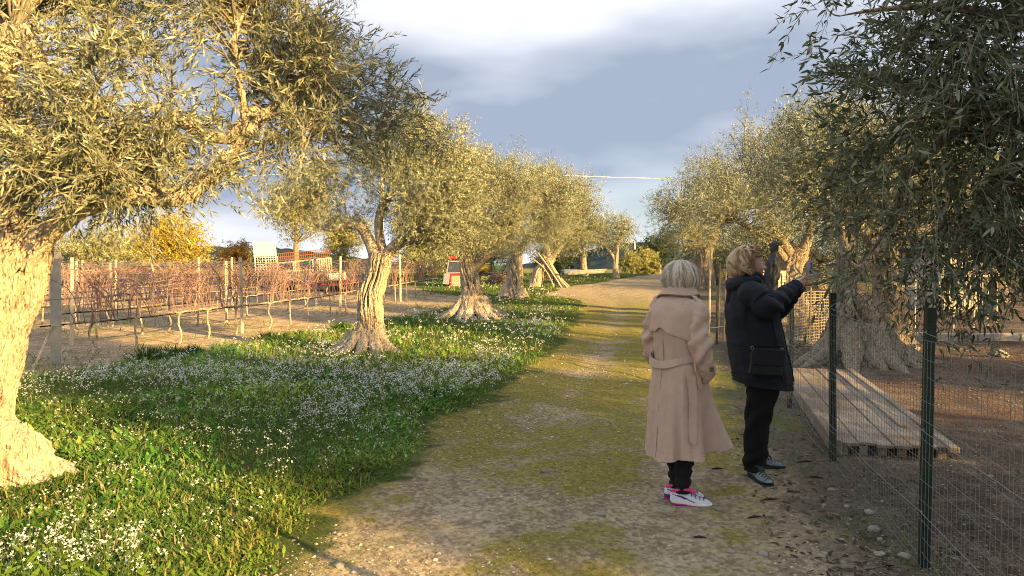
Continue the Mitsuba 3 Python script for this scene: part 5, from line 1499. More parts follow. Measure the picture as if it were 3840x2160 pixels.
def shoe(person, M, o, yaw, mats, n_laces=4, L=.275):
    """A trainer pointing along the local +y turned by yaw; parts: upper, sole, midsole, collar, laces, stripes."""
    A = rot(yaw)
    s = np.linspace(0, 1, 34)
    hw = PchipInterpolator([0, .04, .15, .35, .55, .72, .86, .95, 1], [.008, .024, .034, .032, .038, .044, .040, .028, .008])(s)
    ht = PchipInterpolator([0, .05, .16, .30, .40, .55, .72, .88, 1], [.055, .088, .092, .098, .092, .072, .054, .046, .022])(s)
    z0 = np.interp(s, [0, .3, .6, 1], [.034, .032, .024, .022])
    th = np.linspace(0, np.pi, 17)
    cx, cz = superellipse(th, 1, 1, 2.3)
    V = np.stack([hw[:, None] * cx[None] * 1.0, np.repeat((s * L - L * .3)[:, None], 17, 1), z0[:, None] + (ht - z0)[:, None] * cz[None]], -1)

    def put(v):
        return place(np.asarray(v).reshape(-1, 3) @ A.T, M, o)

    key = obj("shoe", (put(V), grid_faces(34, 17)), mats[0], person, smooth=True)
    # soles: outline rings swept upwards
    out = np.vstack([np.stack([hw * 1.08 + .003, s * L - L * .3], -1), np.stack([-(hw * 1.08 + .003), s * L - L * .3], -1)[::-1]])
    zz = np.r_[z0, z0[::-1]]
    k = len(out)

    def sole(f0, f1, grow):
        rings = np.stack([np.c_[out * (1 - .05 * (i == 0)), zz * f + .0] for i, f in enumerate((f0, (f0 + f1) / 2, f1))])
        rings[1, :, :2] *= grow
        v = rings.reshape(-1, 3)
        f = grid_faces(3, k, True)
        capb = np.array([[0, i + 1, i] for i in range(1, k - 1)])
        capt = np.array([[2 * k, 2 * k + i, 2 * k + i + 1] for i in range(1, k - 1)])
        return v, np.vstack([f[:, [0, 1, 2]], f[:, [0, 2, 3]], capb, capt])

    v, f = sole(.0, .42, 1.02)
    obj("sole", (put(v), f), mats[1], key, smooth=40)
    v, f = sole(.43, 1.12, 1.01)
    obj("midsole", (put(v), f), mats[2], key, smooth=40)
    # collar round the ankle
    a = np.linspace(0, 2 * np.pi, 25)
    col = np.stack([.036 * np.cos(a), -.005 + .062 * np.sin(a) - .0, .096 + .010 * np.sin(a + .5) + .006 * np.cos(2 * a)], -1)
    obj("collar", (put(tubes(col[None], np.full((1, 25), .0095), 8)[0]), tubes(col[None], np.full((1, 25), .0095), 8)[1]), mats[3], key, smooth=True)
    obj("tongue", (put(box((.045, .07, .012), (0, .055, .100), 0, .004, 0, -.55)[0]), box((.045, .07, .012), (0, .055, .100), 0, .004, 0, -.55)[1]), mats[3], key)
    for i in range(n_laces):
        y = .055 + i * .026
        h = np.interp(y + L * .3, s * L, ht) + .003
        pts = np.array([[-.030, y + .008, h - .014], [-.015, y + .003, h + .001], [0, y, h + .004], [.015, y + .003, h + .001], [.030, y + .008, h - .014]])
        tv, tf = tubes(pts[None], np.full((1, 5), .0028), 5)
        obj("lace", (put(tv), tf), mats[4], key, smooth=True)
    for sgn in (-1, 1):
        for i, (y0, y1, zf) in enumerate([(-.03, .085, .45), (-.065, .02, .6)]):
            q = []
            for t in np.linspace(0, 1, 7):
                y = y0 + (y1 - y0) * t
                ss_ = (y + L * .3) / L
                h, z_, w_ = np.interp(ss_, s, ht), np.interp(ss_, s, z0), np.interp(ss_, s, hw)
                ang = np.arcsin(np.clip(zf * (1 - .75 * t) + .02 * i, .05, .95))
                q.append([sgn * (w_ * np.cos(ang) ** (2 / 2.3) + .0012), y, z_ + (h - z_) * np.sin(ang) ** (2 / 2.3)])
            tv, tf = tubes(np.array([q]), np.linspace(.006 if i == 0 else .003, .0022, 7)[None], 5)
            obj("stripe", (put(tv), tf), mats[5], key, smooth=True)
    return key


mat("mat_shoe_white", (.62, .64, .70), .5, .35)
mat("mat_shoe_purple", (.10, .03, .16), .5, .4)
mat("mat_shoe_pink", (.75, .05, .20), .5, .4)
mat("mat_shoe_magenta", (.42, .03, .25), .5, .4)
mat("mat_shoe_grey", (.16, .22, .23), .6, .3)
mat("mat_shoe_dark", (.02, .03, .035), .6, .3)
mat("mat_shoe_pale", (.34, .40, .40), .5, .3)
mat("mat_sock", (.012, .012, .014), .9, .2)

# ================================================================== the woman in the trench coat
W1 = thing("person", "woman seen from behind in a long beige trench coat with grey bobbed hair", "person")
o1 = np.array([1.105, 4.86, hz(1.105, 4.86)])
M1 = rot(math.radians(-50))


def put1(m, dz=0):
    return place(m[0], M1, o1 + [0, 0, dz]), m[1]


hc1 = np.array([.0, .02, 1.488])
bones = [((0, 0, 1.0), .12, (0, 0, 1.28), .12), ((0, 0, 1.28), .11, (-.13, 0, 1.30), .05), ((0, 0, 1.28), .11, (.13, 0, 1.30), .05), ((0, .0, 1.30), .055, (0, .01, 1.44), .05), ((0, 0, 1.0), .12, (0, 0, .85), .13)]
for sx, (fx, fy) in ((1, (.055, -.015)), (-1, (-.05, .055))):
    bones += [((sx * .08, 0, .85), .075, (sx * .07, 0, .47), .052), ((sx * .07, 0, .47), .05, (sx * .066, 0, .36), .042), ((sx * .066, 0, .36), .042, (fx, fy, .24), .034), ((fx, fy, .24), .034, (fx, fy, .09), .030),
              ((sx * .125, 0, 1.30), .045, (sx * .19, -.02, 1.06), .036), ((sx * .19, -.02, 1.06), .036, (sx * .115, .05, .89), .026)]
    w = np.array([sx * .115, .055, .88])
    fing = [[w + [sx * (.022 - .012 * i), .02 + .004 * i, -.055], w + [sx * (.020 - .012 * i), .034 + .004 * i, -.085], w + [sx * (.014 - .012 * i), .036, -.108 + .004 * abs(i - 1)]] for i in range(4)]
    bones += hand_bones(w, None, fing, [w + [-sx * .02, .02, -.03], w + [-sx * .028, .036, -.055]])
bv, bf = hull_body(bones, .016, 10)
hv_, hf_ = head_mesh()
scene_body = join([(bv, bf), (hv_ @ rot(-.15).T + hc1, hf_)])
scene[W1] = mikit.ply((place(scene_body[0], M1, o1), scene_body[1]), "mat_skin", True)

KZ = [.30, .45, .62, .80, .93, .98, 1.05, 1.16, 1.25, 1.31, 1.355, 1.39, 1.415]
KA = [.225, .212, .196, .178, .163, .157, .160, .170, .174, .163, .130, .095, .074]
KB = [.215, .203, .188, .170, .152, .143, .145, .152, .148, .132, .106, .084, .072]
fa, fb = PchipInterpolator(KZ, KA), PchipInterpolator(KZ, KB)


FOLDS = [(-140, 5, .05, 6, .3, .85), (-122, 4, -.05, 4, .3, .75), (-108, 6, .055, -8, .3, .9), (-84, 4, -.05, 6, .3, .92), (-70, 6, .06, 10, .3, .80), (-56, 4, -.045, 4, .3, .7), (-44, 5, .06, -6, .3, .95), (-30, 4, -.06, 5, .3, .85),
         (-14, 5, .05, 6, .3, .75), (12, 5, -.06, 6, .3, .8), (24, 5, .05, 8, .3, .7), (-115, 4, -.03, 30, 1.0, 1.3), (-75, 5, .035, -34, .99, 1.24), (-60, 4, -.03, 38, .99, 1.2), (-100, 4, .028, 24, .99, 1.16)]


def coat(th, z, off=0.0):
    zc_ = np.clip(z, .30, 1.415)
    x, y = superellipse(th, fa(zc_) + off, fb(zc_) + off, 2.25)
    dn = np.clip((.97 - z) / .67, 0, 1)

    def bump(c, w):
        d = (th - np.radians(c) + np.pi) % (2 * np.pi) - np.pi
        return np.exp(-(d / np.radians(w)) ** 2)

    r = 1 + dn ** 1.3 * (.62 * bump(42, 20) - .24 * bump(6, 11) + .12 * bump(-20, 14) - .13 * bump(-128, 34) - .10 * bump(-52, 9) + .05 * bump(-72, 10) - .07 * bump(-100, 7) + .05 * bump(-122, 10) - .06 * bump(-150, 9) + .06 * np.cos(5 * th + 1 + z * 1.2))
    for c_, w_, a_, dr_, z0, z1 in FOLDS:
        d_ = (th - np.radians(c_ + dr_ * (1 - z)) + np.pi) % (2 * np.pi) - np.pi
        env = np.clip((z1 - z) / .25, 0, 1) * np.clip((z - z0) / .08 + 1, 0, 1)
        r = r + a_ * env * np.exp(-(d_ / np.radians(w_)) ** 2)
    r = r + .016 * np.cos(9 * th + 2.5 * z + .7) * dn + .010 * np.cos(17 * th - 3 * z) * dn
    up_ = np.clip((z - .98) / .3, 0, 1)
    r = r + .020 * np.sin(z * 19 + 2.2 * th) * np.exp(-((z - 1.06) / .10) ** 2) - .035 * bump(-90, 14) * up_ * (1 - up_) * 2 + .012 * np.sin(5 * th + z * 14) * up_ * (z < 1.3)
    r = r - .03 * np.exp(-((z - .965) / .03) ** 2)
    return x * r, y * r


th = np.linspace(0, 2 * np.pi, 161)[:-1]
zz = np.r_[np.linspace(.335, .35, 4), np.linspace(.37, 1.38, 92), np.linspace(1.39, 1.415, 4)]
cv, cf = surface_mesh(coat, th, zz, True)
TTh = np.tile(th, len(zz))
dflap = (TTh - np.radians(42) + np.pi) % (2 * np.pi) - np.pi
dnz = np.clip((.6 - cv[:, 2]) / .3, 0, 1)
cv[:, 2] += dnz * (.045 * np.exp(-(dflap / .45) ** 2) - .02 * np.cos(TTh + 2.2) + .006 * np.sin(6 * TTh))
cv += (vnoise(cv, 7, 31)[:, None] * unit(cv * [1, 1, 0])) * .012
wf = thicken(cv, cf, .004)
TC = obj("trench_coat", put1(wf), "mat_trench", W1, smooth=40)
# hem stitching, back seam
hem = np.array([cv[(6) * 160 + i] * [1.006, 1.006, 1] for i in list(range(160)) + [0]])
obj("hem_stitch", put1(tubes(hem[None], np.full((1, 161), .0013), 4)), "mat_trench_seam", TC)
seam = np.array([[*coat(np.array(np.radians(-92)), np.array(z), .002), z] for z in np.linspace(.34, 1.14, 40)])
obj("back_seam", put1(tubes(seam[None], np.full((1, 40), .0022), 5)), "mat_trench_seam", TC, smooth=True)
# storm flap over the back, free at its lower edge
ths = np.radians(np.linspace(-192, 8, 70))
rows = []
for t in np.linspace(0, 1, 26):
    d = (ths + np.radians(94))
    zlow = 1.135 + .032 * np.exp(-(d / .16) ** 2) - .010 * d - .012 * np.cos(d * 1.6) * -1 - .03 * np.clip(d - .3, 0, 2)
    z = zlow * (1 - t) + 1.372 * t
    off = .006 + .012 * (1 - t) ** 2 + .004 * np.sin(d * 5 + 1) * (1 - t)
    x, y = coat(ths, z, off)
    rows.append(np.stack([x, y, z], -1))
v = np.array(rows).reshape(-1, 3)
obj("storm_flap", put1(thicken(v, grid_faces(26, 70), .005)), "mat_trench", TC, smooth=40)
edge_ = np.array(rows[0])
obj("flap_stitch", put1(tubes((np.array(rows[1]) * [1.012, 1.012, 1])[None], np.full((1, 70), .0011), 4)), "mat_trench_seam", TC)
# sleeves
for sx in (-1, 1):
    path = np.array([[sx * .112, -.005, 1.335], [sx * .148, -.012, 1.27], [sx * .178, -.028, 1.16], [sx * .198, -.035, 1.06], [sx * .196, .005, .97], [sx * .172, .050, .90], [sx * .150, .075, .865]])
    rad = [.066, .076, .069, .064, .062, .061, .060]
    s = np.r_[0, np.cumsum(np.linalg.norm(np.diff(path, axis=0), axis=1))]
    q = np.linspace(0, s[-1], 60)
    c, r = PchipInterpolator(s, path)(q), PchipInterpolator(s, rad)(q)
    v, f = tubes(c[None], r[None], 36)
    g = np.random.default_rng(21 + sx)
    cen = np.repeat(c, 36, 0)
    d = unit(v - cen)
    qq = np.repeat(q, 36) / s[-1]
    fold = .010 * np.sin(qq * 34 + 3 * d[:, 1] + 2 * d[:, 0]) * np.exp(-((qq - .55) / .25) ** 2) + .005 * np.abs(np.sin(qq * 30 - 3 * d[:, 0] + sx)) + .007 * np.sin(qq * 17 + 5 * d[:, 0] + sx) + .016 * vnoise(v, 9, 40 + sx)
    v = v + d * fold[:, None]
    sl = obj("sleeve", put1((v, f)), "mat_trench", TC, smooth=True)
    ca = c[-9]
    tt_ = unit(c[-8] - c[-10])
    v, f = tubes(np.array([[ca - tt_ * .016, ca + tt_ * .016]]), np.array([[.068, .068]]), 30)
    obj("cuff_strap", put1((v, f)), "mat_trench", sl, smooth=40)
    bk = ca + unit(np.cross(tt_, [0, 0, 1.0])) * .076 * sx
    obj("strap_buckle", put1(box((.014, .04, .03), ca + [sx * .072, -.02, 0], .2, .003)), "mat_button", sl)
    # shoulder strap
    e = np.array([[sx * .078, -.02, 1.408], [sx * .112, -.02, 1.390], [sx * .142, -.018, 1.370], [sx * .168, -.016, 1.342], [sx * .186, -.014, 1.31]]) + [0, 0, .008]
    pv = []
    for i, c_ in enumerate(sample_path(e, 12)):
        wz = .024 - .004 * i / 11
        pv += [c_ + [0, -wz, 0], c_ + [0, wz, 0]]
    obj("epaulette", put1(thicken(np.array(pv), grid_faces(12, 2), .007)), "mat_trench", TC, smooth=40)
    obj("epaulette_edge", put1(tubes(np.array([np.array(pv)[0::2] + [0, -.001, .001]]), np.full((1, 12), .0022), 5)), "mat_trench_seam", TC, smooth=True)
    x, y = coat(np.array(np.radians(62 if sx > 0 else 118)), np.array(.84), .014)
# pocket welt on the near side
pw = np.array([[*coat(np.radians(np.array(a)), np.array(z), .010), z] for a, z in ((-12, .93), (-8, .78), (2, .79), (-2, .94))])
obj("pocket_flap", put1(thicken(pw, np.array([[0, 1, 2, 3]]), .01)), "mat_trench", TC)
# collar: stands up and turns over
a = np.linspace(0, 2 * np.pi, 61)
rows = []
for r_, z_, tilt in ((.070, 1.400, .0), (.064, 1.436, .0), (.066, 1.462, .0), (.078, 1.464, .0), (.094, 1.440, .0), (.122, 1.392, .2)):
    sc_ = 1 + .10 * np.cos(a - np.pi / 2) * tilt
    drop = np.where(np.sin(a) > 0, -.03 * np.sin(a) ** 2, 0)
    rows.append(np.stack([r_ * 1.12 * np.cos(a) * sc_, r_ * np.sin(a) + .006, z_ + drop + .004 * np.sin(3 * a)], -1))
obj("collar", put1(thicken(np.array(rows).reshape(-1, 3), grid_faces(6, 61), .006)), "mat_trench", TC, smooth=40)
obj("collar_edge", put1(tubes((rows[-1] + [0, 0, -.004])[None], np.full((1, 61), .003), 5)), "mat_trench_seam", TC, smooth=True)
# belt, hanging loose at the back, and its tail
tb = np.linspace(0, 2 * np.pi, 120)
rows = []
for k_ in (-1, 1):
    d = (tb - np.radians(268) + np.pi) % (2 * np.pi) - np.pi
    sag = .048 * np.exp(-((d + .05) / .75) ** 2)
    z = .985 - sag + k_ * .024
    x, y = coat(tb, z, .012 + .022 * np.exp(-((d + .5) / .5) ** 2))
    rows.append(np.stack([x, y, z], -1))
obj("belt", put1(thicken(np.array(rows).reshape(-1, 3), grid_faces(2, 120), .006)), "mat_trench", TC, smooth=40)
rows = []
for t in np.linspace(0, 1, 22):
    z = .88 - .44 * t
    an = np.radians(-30 + 3 * t + 2 * np.sin(t * 5))
    x, y = coat(np.array(an), np.array(z), .030)
    tang = np.array([math.cos(an + np.pi / 2), math.sin(an + np.pi / 2), 0])
    w_ = .027 * (1 if t < .93 else (1 - t) / .07 * .9 + .1)
    p = np.array([float(x), float(y), z])
    rows += [p - tang * w_, p + tang * w_]
obj("belt_tail", put1(thicken(np.array(rows), grid_faces(22, 2), .005)), "mat_trench", TC, smooth=40)
lp = np.array([[*coat(np.radians(np.array(-18.)), np.array(z), .03), z] for z in (.90, .96, 1.02)])
obj("belt_loop", put1(tubes(lp[None], np.full((1, 3), .008), 6)), "mat_trench", TC, smooth=True)
# scarf
g = np.random.default_rng(5)
for k_ in range(3):
    pts = np.array([[.075 * math.cos(t) * (1 + .05 * k_), .012 + .07 * math.sin(t), 1.448 + .014 * k_ + .006 * math.sin(3 * t + k_)] for t in np.linspace(-.9, 3.6, 26)])
    obj("scarf", put1(tubes(pts[None], np.full((1, 26), .017), 8)), "mat_scarf", W1, smooth=True)
# hair: a smooth grey blond bob
R1 = (.122, .128, .122)
Mh = M1 @ rot(math.radians(-10))
capv, capf = hair_cap((.108, .112, .112), .30)
H1 = obj("hair", (place(capv, Mh, o1 + M1 @ hc1 + [0, 0, .004]), capf), "mat_hair_under", W1, smooth=True)
v, f = hair_strands(3000, g, R1, 126, wave=.06, rad=.0027, k=8, fringe=62, face=.9, layer=(.84, 1.03))
tone = np.repeat(np.array([[.52, .47, .38], [.62, .58, .50], [.40, .34, .26], [.33, .27, .19], [.58, .50, .36]])[g.choice(5, 215, p=[.3, .25, .2, .1, .15])][np.arange(3000) // 14], 24, 0)
zrel = np.clip((v[:, 2] + .06) / .15, 0, 1)[:, None]
scene["mat_hair"] = {"type": "twosided", "bsdf": {"type": "principled", "base_color": VC, "roughness": .48, "specular": .35}}
obj("strands", (place(v, Mh, o1 + M1 @ hc1 + [0, 0, .004]), f), "mat_hair", H1, smooth=True, color=tone, kind="stuff")
for sx in (-1, 1):
    e = hv_ * 0
    obj("eye", (place(trimesh.creation.icosphere(2).vertices * .0115 @ np.eye(3) + np.array([sx * .030, .0725, .018]), M1 @ rot(-.15), o1 + M1 @ hc1), trimesh.creation.icosphere(2).faces), "mat_eye_white", W1, smooth=True)
# leggings and trainers; the feet point to the right and a little towards the camera
feet = [(np.array([.055, -.015, 0]), -1.05), (np.array([-.05, .055, 0]), -.80)]
for (fo, yaw), sx in zip(feet, (1, -1)):
    leg = np.array([[sx * .075, 0, .50], [sx * .068, .0, .36], [fo[0], fo[1], .24], [fo[0], fo[1], .16], [fo[0], fo[1], .085]])
    s = np.r_[0, np.cumsum(np.linalg.norm(np.diff(leg, axis=0), axis=1))]
    q = np.linspace(0, s[-1], 46)
    c, r = PchipInterpolator(s, leg)(q), PchipInterpolator(s, [.070, .066, .058, .052, .046])(q)
    r = r + .005 * np.sin(q * 95) * (q > .1) * np.clip((q - .1) / .1, 0, 1) + .002 * np.sin(q * 210)
    v, f = tubes(c[None], r[None], 24)
    obj("legging", put1((v + vnoise(v, 25, 8)[:, None] * .008, f)), "mat_leggings", W1, smooth=True)
    wpos = o1 + M1 @ fo
    shoe(W1, M1, np.array([wpos[0], wpos[1], hz(wpos[0], wpos[1])]), yaw, ("mat_shoe_white", "mat_shoe_magenta", "mat_shoe_purple" if sx < 0 else "mat_white", "mat_shoe_pink", "mat_shoe_purple", "mat_shoe_purple"), 4, .27)

# ================================================================== the woman in the dark jacket
W2 = thing("person", "woman with curly fair hair in a dark padded jacket raising a phone to photograph", "person")
o2 = np.array([1.813, 5.46, hz(1.813, 5.46)])
M2 = rot(math.radians(-90))


def put2(m):
    return place(m[0], M2, o2), m[1]


def loc2(p):
    """World to this woman's own axes."""
    return (np.asarray(p, float) - o2 + [0, 0, o2[2]]) @ M2


z2 = o2[2]
hc2 = np.array([.0, -.040, 1.560])
RW, LW = loc2([2.095, 5.375, 1.415]), loc2([2.165, 5.515, 1.405])
RE, LE = loc2([1.80, 5.16, 1.262]), loc2([2.075, 5.70, 1.222])
RS, LS = np.array([.175, -.10, 1.36]), np.array([-.175, -.04, 1.36])
PH = loc2([2.206, 5.445, 1.512])              # middle of the phone


def W(p):
    return loc2(p)


rf_ = []
for i in range(4):
    zf = 1.478 - .0185 * i
    rf_.append([W([2.160 - .004 * i, 5.393 + .004 * i, zf]), W([2.192 - .003 * i, 5.398, zf + .004]), W([2.217, 5.408 + .004 * i, zf + .006]), W([2.2225, 5.432 + .003 * i, zf + .005])])
lf_ = []
for i in range(4):
    zf = 1.462 - .0175 * i
    lf_.append([W([2.172, 5.510 - .002 * i, zf - .004]), W([2.198, 5.502, zf]), W([2.222, 5.488, zf + .003]), W([2.2255, 5.462 - .003 * i, zf + .003])])
bones = [((0, 0, .95), .14, (0, -.03, 1.25), .13), ((0, -.03, 1.25), .12, RS, .05), ((0, -.03, 1.25), .12, LS, .05), ((0, -.05, 1.32), .06, (0, -.045, 1.48), .058), ((0, 0, .95), .14, (0, .02, .82), .14),
         ((.09, .02, .82), .09, (.10, -.01, .45), .06), ((.10, -.01, .45), .06, (.115, -.035, .09), .04), ((-.09, .03, .82), .09, (-.11, .05, .45), .06), ((-.11, .05, .45), .06, (-.17, .085, .09), .04),
         (RS, .05, RE, .042), (RE, .042, RW, .028), (LS, .05, LE, .042), (LE, .042, LW, .028)]
bv, bf = hull_body(bones, .02, 10)
hb = hull_body(hand_bones(RW, None, rf_, [W([2.130, 5.412, 1.462]), W([2.165, 5.428, 1.490]), W([2.192, 5.438, 1.508])]), .0035, 6)
hb2 = hull_body(hand_bones(LW, None, lf_, [W([2.165, 5.495, 1.45]), W([2.183, 5.480, 1.470]), W([2.196, 5.462, 1.482])]), .0035, 6)
Mh2 = rot(math.radians(-6))
hv_, hf_ = head_mesh(nose=1.0)
parts_ = join([(bv, bf), hb, hb2, (hv_ @ Mh2.T + hc2, hf_)] + [(ear_mesh(s)[0] @ Mh2.T + hc2, ear_mesh(s)[1]) for s in (-1, 1)])
scene[W2] = mikit.ply((place(parts_[0], M2, o2), parts_[1]), "mat_skin", True)
for sx in (-1, 1):
    ic = trimesh.creation.icosphere(3)
    obj("eye", put2((ic.vertices * .0118 @ Mh2.T + hc2 + Mh2 @ np.array([sx * .030, .0745, .018]), ic.faces)), "mat_eye_white", W2, smooth=True)
    obj("iris", put2((ic.vertices * .0058 @ Mh2.T + hc2 + Mh2 @ np.array([sx * .030, .0815, .018]), ic.faces)), "mat_iris", W2, smooth=True)
    br = np.array([[sx * .014, .094, .036], [sx * .030, .092, .041], [sx * .046, .080, .036]]) @ Mh2.T + hc2
    obj("eyebrow", put2(tube(br, .0028, 6)), "mat_hair_under", W2, smooth=True)
lips = np.array([[-.019, .088, -.057], [-.008, .099, -.054], [0, .102, -.0555], [.008, .099, -.054], [.019, .088, -.057]]) @ Mh2.T + hc2
mat("mat_lip", (.42, .16, .14), .45, .4)
obj("lips", put2(tube(lips, [.003, .005, .0055, .005, .003], 8)), "mat_lip", W2, smooth=True)

KZ = [.665, .70, .80, .95, 1.10, 1.22, 1.32, 1.385, 1.43, 1.46]
yb = PchipInterpolator(KZ, [-.140, -.146, -.160, -.182, -.200, -.208, -.200, -.178, -.135, -.115])
yf = PchipInterpolator(KZ, [.275, .268, .245, .205, .170, .150, .125, .085, .050, .035])
ww = PchipInterpolator(KZ, [.235, .238, .245, .240, .232, .228, .208, .165, .108, .088])


def jacket(th, z, off=0.0):
    zc_ = np.clip(z, .665, 1.46)
    a, b0, f0 = ww(zc_) + off, -yb(zc_) + off, yf(zc_) + off
    x, s = superellipse(th, a, 1.0, 2.3)
    y = np.where(s < 0, s * b0, s * f0)
    r = 1 + .018 * np.sin(z * 24 + 2.0 * th + 1.5 * np.sin(3 * th)) * np.exp(-((z - 1.12) / .22) ** 2) + .014 * np.cos(6 * th + 4 * z) * np.clip((1.0 - z) / .3, 0, 1) + .010 * np.sin(13 * th + 9 * z)
    return x * r, y * r


zz = np.r_[np.linspace(.665, .69, 3), np.linspace(.70, 1.44, 80), np.linspace(1.445, 1.46, 3)]
cv, cf = surface_mesh(jacket, th, zz, True)
cv += (vnoise(cv, 9, 51)[:, None] * unit(cv * [1, 1, 0])) * .018
cv[:, 2] += np.clip((.8 - cv[:, 2]) / .135, 0, 1) * (.03 * cv[:, 1] / .2 * -1 + .01)
JK = obj("jacket", put2(thicken(cv, cf, .006)), "mat_jacket", W2, smooth=40)
for nm, (S, Em, Wr), rad in (("sleeve", (RS, RE, RW), (.070, .094, .088, .080, .070, .058, .047)), ("sleeve", (LS, LE, LW), (.070, .094, .088, .080, .070, .060, .050))):
    sgn = 1 if S[0] > 0 else -1
    path = np.array([S + [-.10 * sgn, .0, -.01], S * .72 + Em * .28 + [0, -.01, .02], S * .35 + Em * .65, Em, Em * .68 + Wr * .32, Em * .3 + Wr * .7, Wr + (Em - Wr) * .03])
    s = np.r_[0, np.cumsum(np.linalg.norm(np.diff(path, axis=0), axis=1))]
    q = np.linspace(0, s[-1], 80)
    c, r = PchipInterpolator(s, path)(q), PchipInterpolator(s, rad)(q)
    v, f = tubes(c[None], r[None], 40)
    cen = np.repeat(c, 40, 0)
    d = unit(v - cen)
    qq = np.repeat(q, 40) / s[-1]
    fold = .012 * np.sin(qq * 40 + 3 * d[:, 2] + 2 * d[:, 0]) * np.exp(-((qq - .5) / .22) ** 2) + .007 * np.sin(qq * 64 - 3 * d[:, 0]) * np.clip(qq * 2 - .9, 0, 1) + .022 * vnoise(v, 9, 60)
    v = v + d * fold[:, None]
    sl = obj(nm, put2((v, f)), "mat_jacket", JK, smooth=True)
    e = c[-3]
    t_ = unit(c[-2] - c[-5])
    obj("cuff", put2(tubes(np.array([[e - t_ * .016, e, e + t_ * .016]]), np.array([[.050, .053, .050]]), 26)), "mat_jacket", sl, smooth=True)
# stand collar, hood lying on the back, zip, hem seam, pocket
a = np.linspace(0, 2 * np.pi, 61)
rows = []
for r_, z_ in ((.088, 1.435), (.098, 1.462), (.100, 1.492), (.094, 1.512), (.084, 1.508), (.080, 1.47)):
    dip = np.where(np.sin(a) > .3, -.045 * (np.sin(a) - .3), 0)
    rows.append(np.stack([r_ * .95 * np.cos(a), -.045 + r_ * 1.12 * np.sin(a), z_ + dip], -1))
obj("collar", put2((np.array(rows).reshape(-1, 3), grid_faces(6, 61))), "mat_jacket", JK, smooth=True)
hv2, hf2 = hull_body([((.10, -.13, 1.43), .055, (0, -.165, 1.40), .060), ((0, -.165, 1.40), .060, (-.10, -.13, 1.43), .055), ((.10, -.13, 1.43), .050, (.115, -.03, 1.45), .035), ((-.10, -.13, 1.43), .050, (-.115, -.03, 1.45), .035), ((0, -.165, 1.40), .05, (0, -.18, 1.31), .035)], .014, 10)
obj("hood", put2((hv2 + vnoise(hv2, 16, 71)[:, None] * .022, hf2)), "mat_jacket", JK, smooth=True)
zp = np.array([[*jacket(np.array(np.radians(78)), np.array(z), .006), z] for z in np.linspace(.70, 1.44, 40)])
obj("zip_placket", put2(tubes(zp[None], np.full((1, 40), .010), 6)), "mat_jacket", JK, smooth=True)
for an in (18, 60):
    sm = np.array([[*jacket(np.array(np.radians(an + 8 * math.sin(z * 3))), np.array(z), .003), z] for z in np.linspace(.70, 1.34, 40)])
    obj("seam", put2(tubes(sm[None], np.full((1, 40), .0035), 5)), "mat_jacket", JK, smooth=True)
for zq in (.705, .98):
    sm = np.array([[*jacket(np.array(t), np.array(zq + (.03 * math.sin(t) * -1 + .01) * (zq < .8)), .004), zq + (.03 * math.sin(t) * -1 + .01) * (zq < .8)] for t in np.linspace(0, 6.283, 80)])
    obj("seam", put2(tubes(sm[None], np.full((1, 80), .0035), 5)), "mat_jacket", JK, smooth=True)
# trousers
for leg, rad in (([(.085, .035, .82), (.095, .03, .66), (.100, -.005, .45), (.112, -.03, .22), (.115, -.035, .055)], (.130, .118, .092, .080, .078)),
                 ([(-.085, .055, .82), (-.10, .075, .66), (-.115, .075, .45), (-.15, .080, .22), (-.17, .085, .055)], (.130, .115, .090, .078, .074))):
    leg = np.array(leg)
    s = np.r_[0, np.cumsum(np.linalg.norm(np.diff(leg, axis=0), axis=1))]
    q = np.linspace(0, s[-1], 70)
    c, r = PchipInterpolator(s, leg)(q), PchipInterpolator(s, rad)(q)
    v, f = tubes(c[None], r[None], 36)
    d = unit(v - np.repeat(c, 36, 0))
    qq = np.repeat(q, 36)
    fold = .010 * np.sin(qq * 30 + 4 * d[:, 0] + 2 * d[:, 1]) * np.exp(-((qq - .38) / .12) ** 2) + .009 * np.sin(qq * 60 + 3 * d[:, 1]) * np.clip((qq - .55) / .2, 0, 1) + .016 * vnoise(v, 10, 80)
    obj("trousers" if leg[0][0] > 0 else "trousers", put2((v + d * fold[:, None], f)), "mat_trouser", W2, smooth=True)
for fo, yaw in (((.135, -.028), -1.35), ((-.175, .105), -.12)):
    wpos = o2 + M2 @ np.array([fo[0], fo[1], 0])
    shoe(W2, M2, np.array([wpos[0], wpos[1], hz(wpos[0], wpos[1])]), yaw, ("mat_shoe_grey", "mat_shoe_dark", "mat_shoe_dark", "mat_shoe_dark", "mat_shoe_dark", "mat_shoe_pale"), 5, .27)
# curly hair
g = np.random.default_rng(15)
capv, capf = hair_cap((.108, .118, .125), .12)
H2 = obj("hair", put2((capv @ Mh2.T + hc2, capf)), "mat_hair_under", W2, smooth=True)
v, f = hair_strands(2600, g, (.130, .132, .140), 134, wave=.26, rad=.0030, fringe=40, face=1.66, k=14, layer=(.74, 1.02), back_stretch=1.12)
tone = np.repeat(np.array([[.58, .44, .27], [.68, .55, .36], [.44, .31, .18], [.32, .21, .11], [.74, .62, .45]])[g.choice(5, 186, p=[.3, .25, .2, .12, .13])][np.arange(2600) // 14], 42, 0)
obj("curls", put2((v @ Mh2.T + hc2 + [0, -.016, .004], f)), "mat_hair", H2, smooth=True, color=tone, kind="stuff")

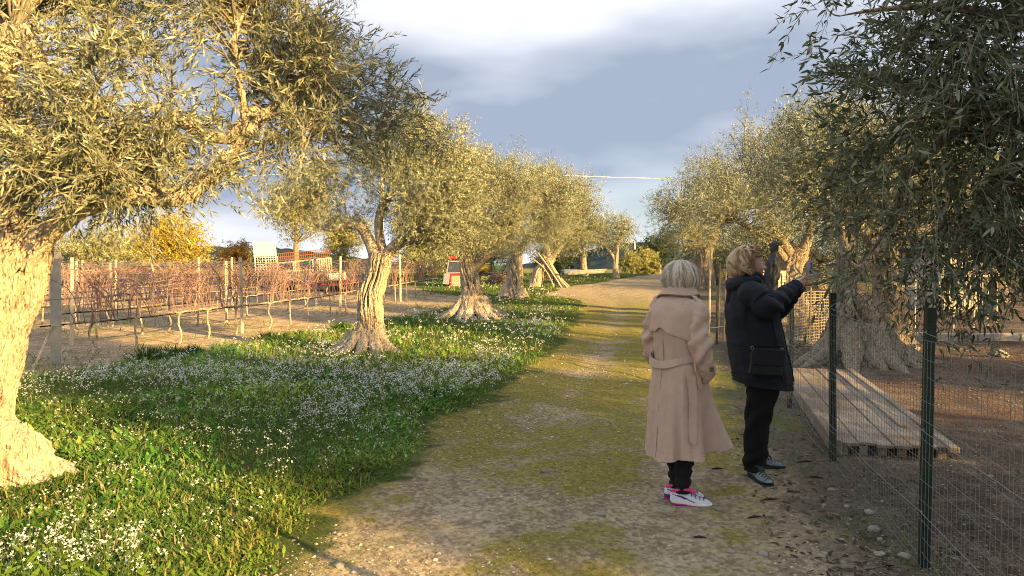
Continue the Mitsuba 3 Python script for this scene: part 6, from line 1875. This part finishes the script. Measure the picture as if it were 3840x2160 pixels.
# the phone she holds and her shoulder bag: things of their own
ph = thing("smartphone", "purple smartphone held upright in both hands of the woman in the dark jacket", "phone")
mat("mat_phone", (.07, .03, .36), .3, .5)
mat("mat_screen", (.015, .016, .02), .08, .5)
obj("case", box((.011, .074, .148), o2 - [0, 0, o2[2]] + M2 @ PH, 0, .004, .04), "mat_phone", ph)
obj("screen", box((.002, .066, .138), o2 - [0, 0, o2[2]] + M2 @ PH - [.0066, 0, 0], 0, 0, .04), "mat_screen", ph)
obj("camera_lens", tube([o2 - [0, 0, o2[2]] + M2 @ PH + [.005, -.022, .058], o2 - [0, 0, o2[2]] + M2 @ PH + [.0085, -.022, .058]], .006, 14), "mat_screen", ph)
bag = thing("shoulder_bag", "small black shoulder bag on the hip of the woman in the dark jacket", "bag")
cb = np.array([.275, -.01, .865])
bm, bf = box((.075, .225, .19), (0, 0, 0), 0, .024)
sub = trimesh.Trimesh(bm, bf).subdivide().subdivide().subdivide()
bm = np.array(sub.vertices)
bm = bm * (1 + .08 * np.clip(-bm[:, 2:3] / .1, 0, 1)) + vnoise(bm, 12, 91)[:, None] * unit(bm) * .010
BR = rot(.05, 0, -.06)
BG = obj("pouch", put2((bm @ BR.T + cb, sub.faces)), "mat_bag", bag, smooth=40)
fl, ff = box((.014, .232, .12), (.040, 0, .045), 0, .006)
obj("flap", put2((fl @ BR.T + cb, ff)), "mat_bag", bag, smooth=30)
for yq in (-.108, .108):
    obj("ring", put2(tube(np.array([[.0, yq + .010 * math.cos(t), .10 + .012 * math.sin(t)] for t in np.linspace(0, 6.283, 14)]) @ BR.T + cb, .0025, 6)), "mat_zip", bag, smooth=True)
sp = []
for t in np.linspace(0, 1, 40):
    an = np.radians(-38 + 0 * t)
    z = .97 + t * .46
    x, y = jacket(np.array(np.radians(-34 + 30 * t ** 2 - 20 * t)), np.array(min(z, 1.44)), .010)
    sp.append([float(x), float(y), z])
sp = np.array(sp)
sp[0] = cb + BR @ np.array([0, -.108, .11])
pv = []
for i, c_ in enumerate(sp):
    pv += [c_ + [0, -.011, 0], c_ + [0, .011, 0]]
obj("strap", put2(thicken(np.array(pv), grid_faces(40, 2), .004)), "mat_bag", bag, smooth=40)
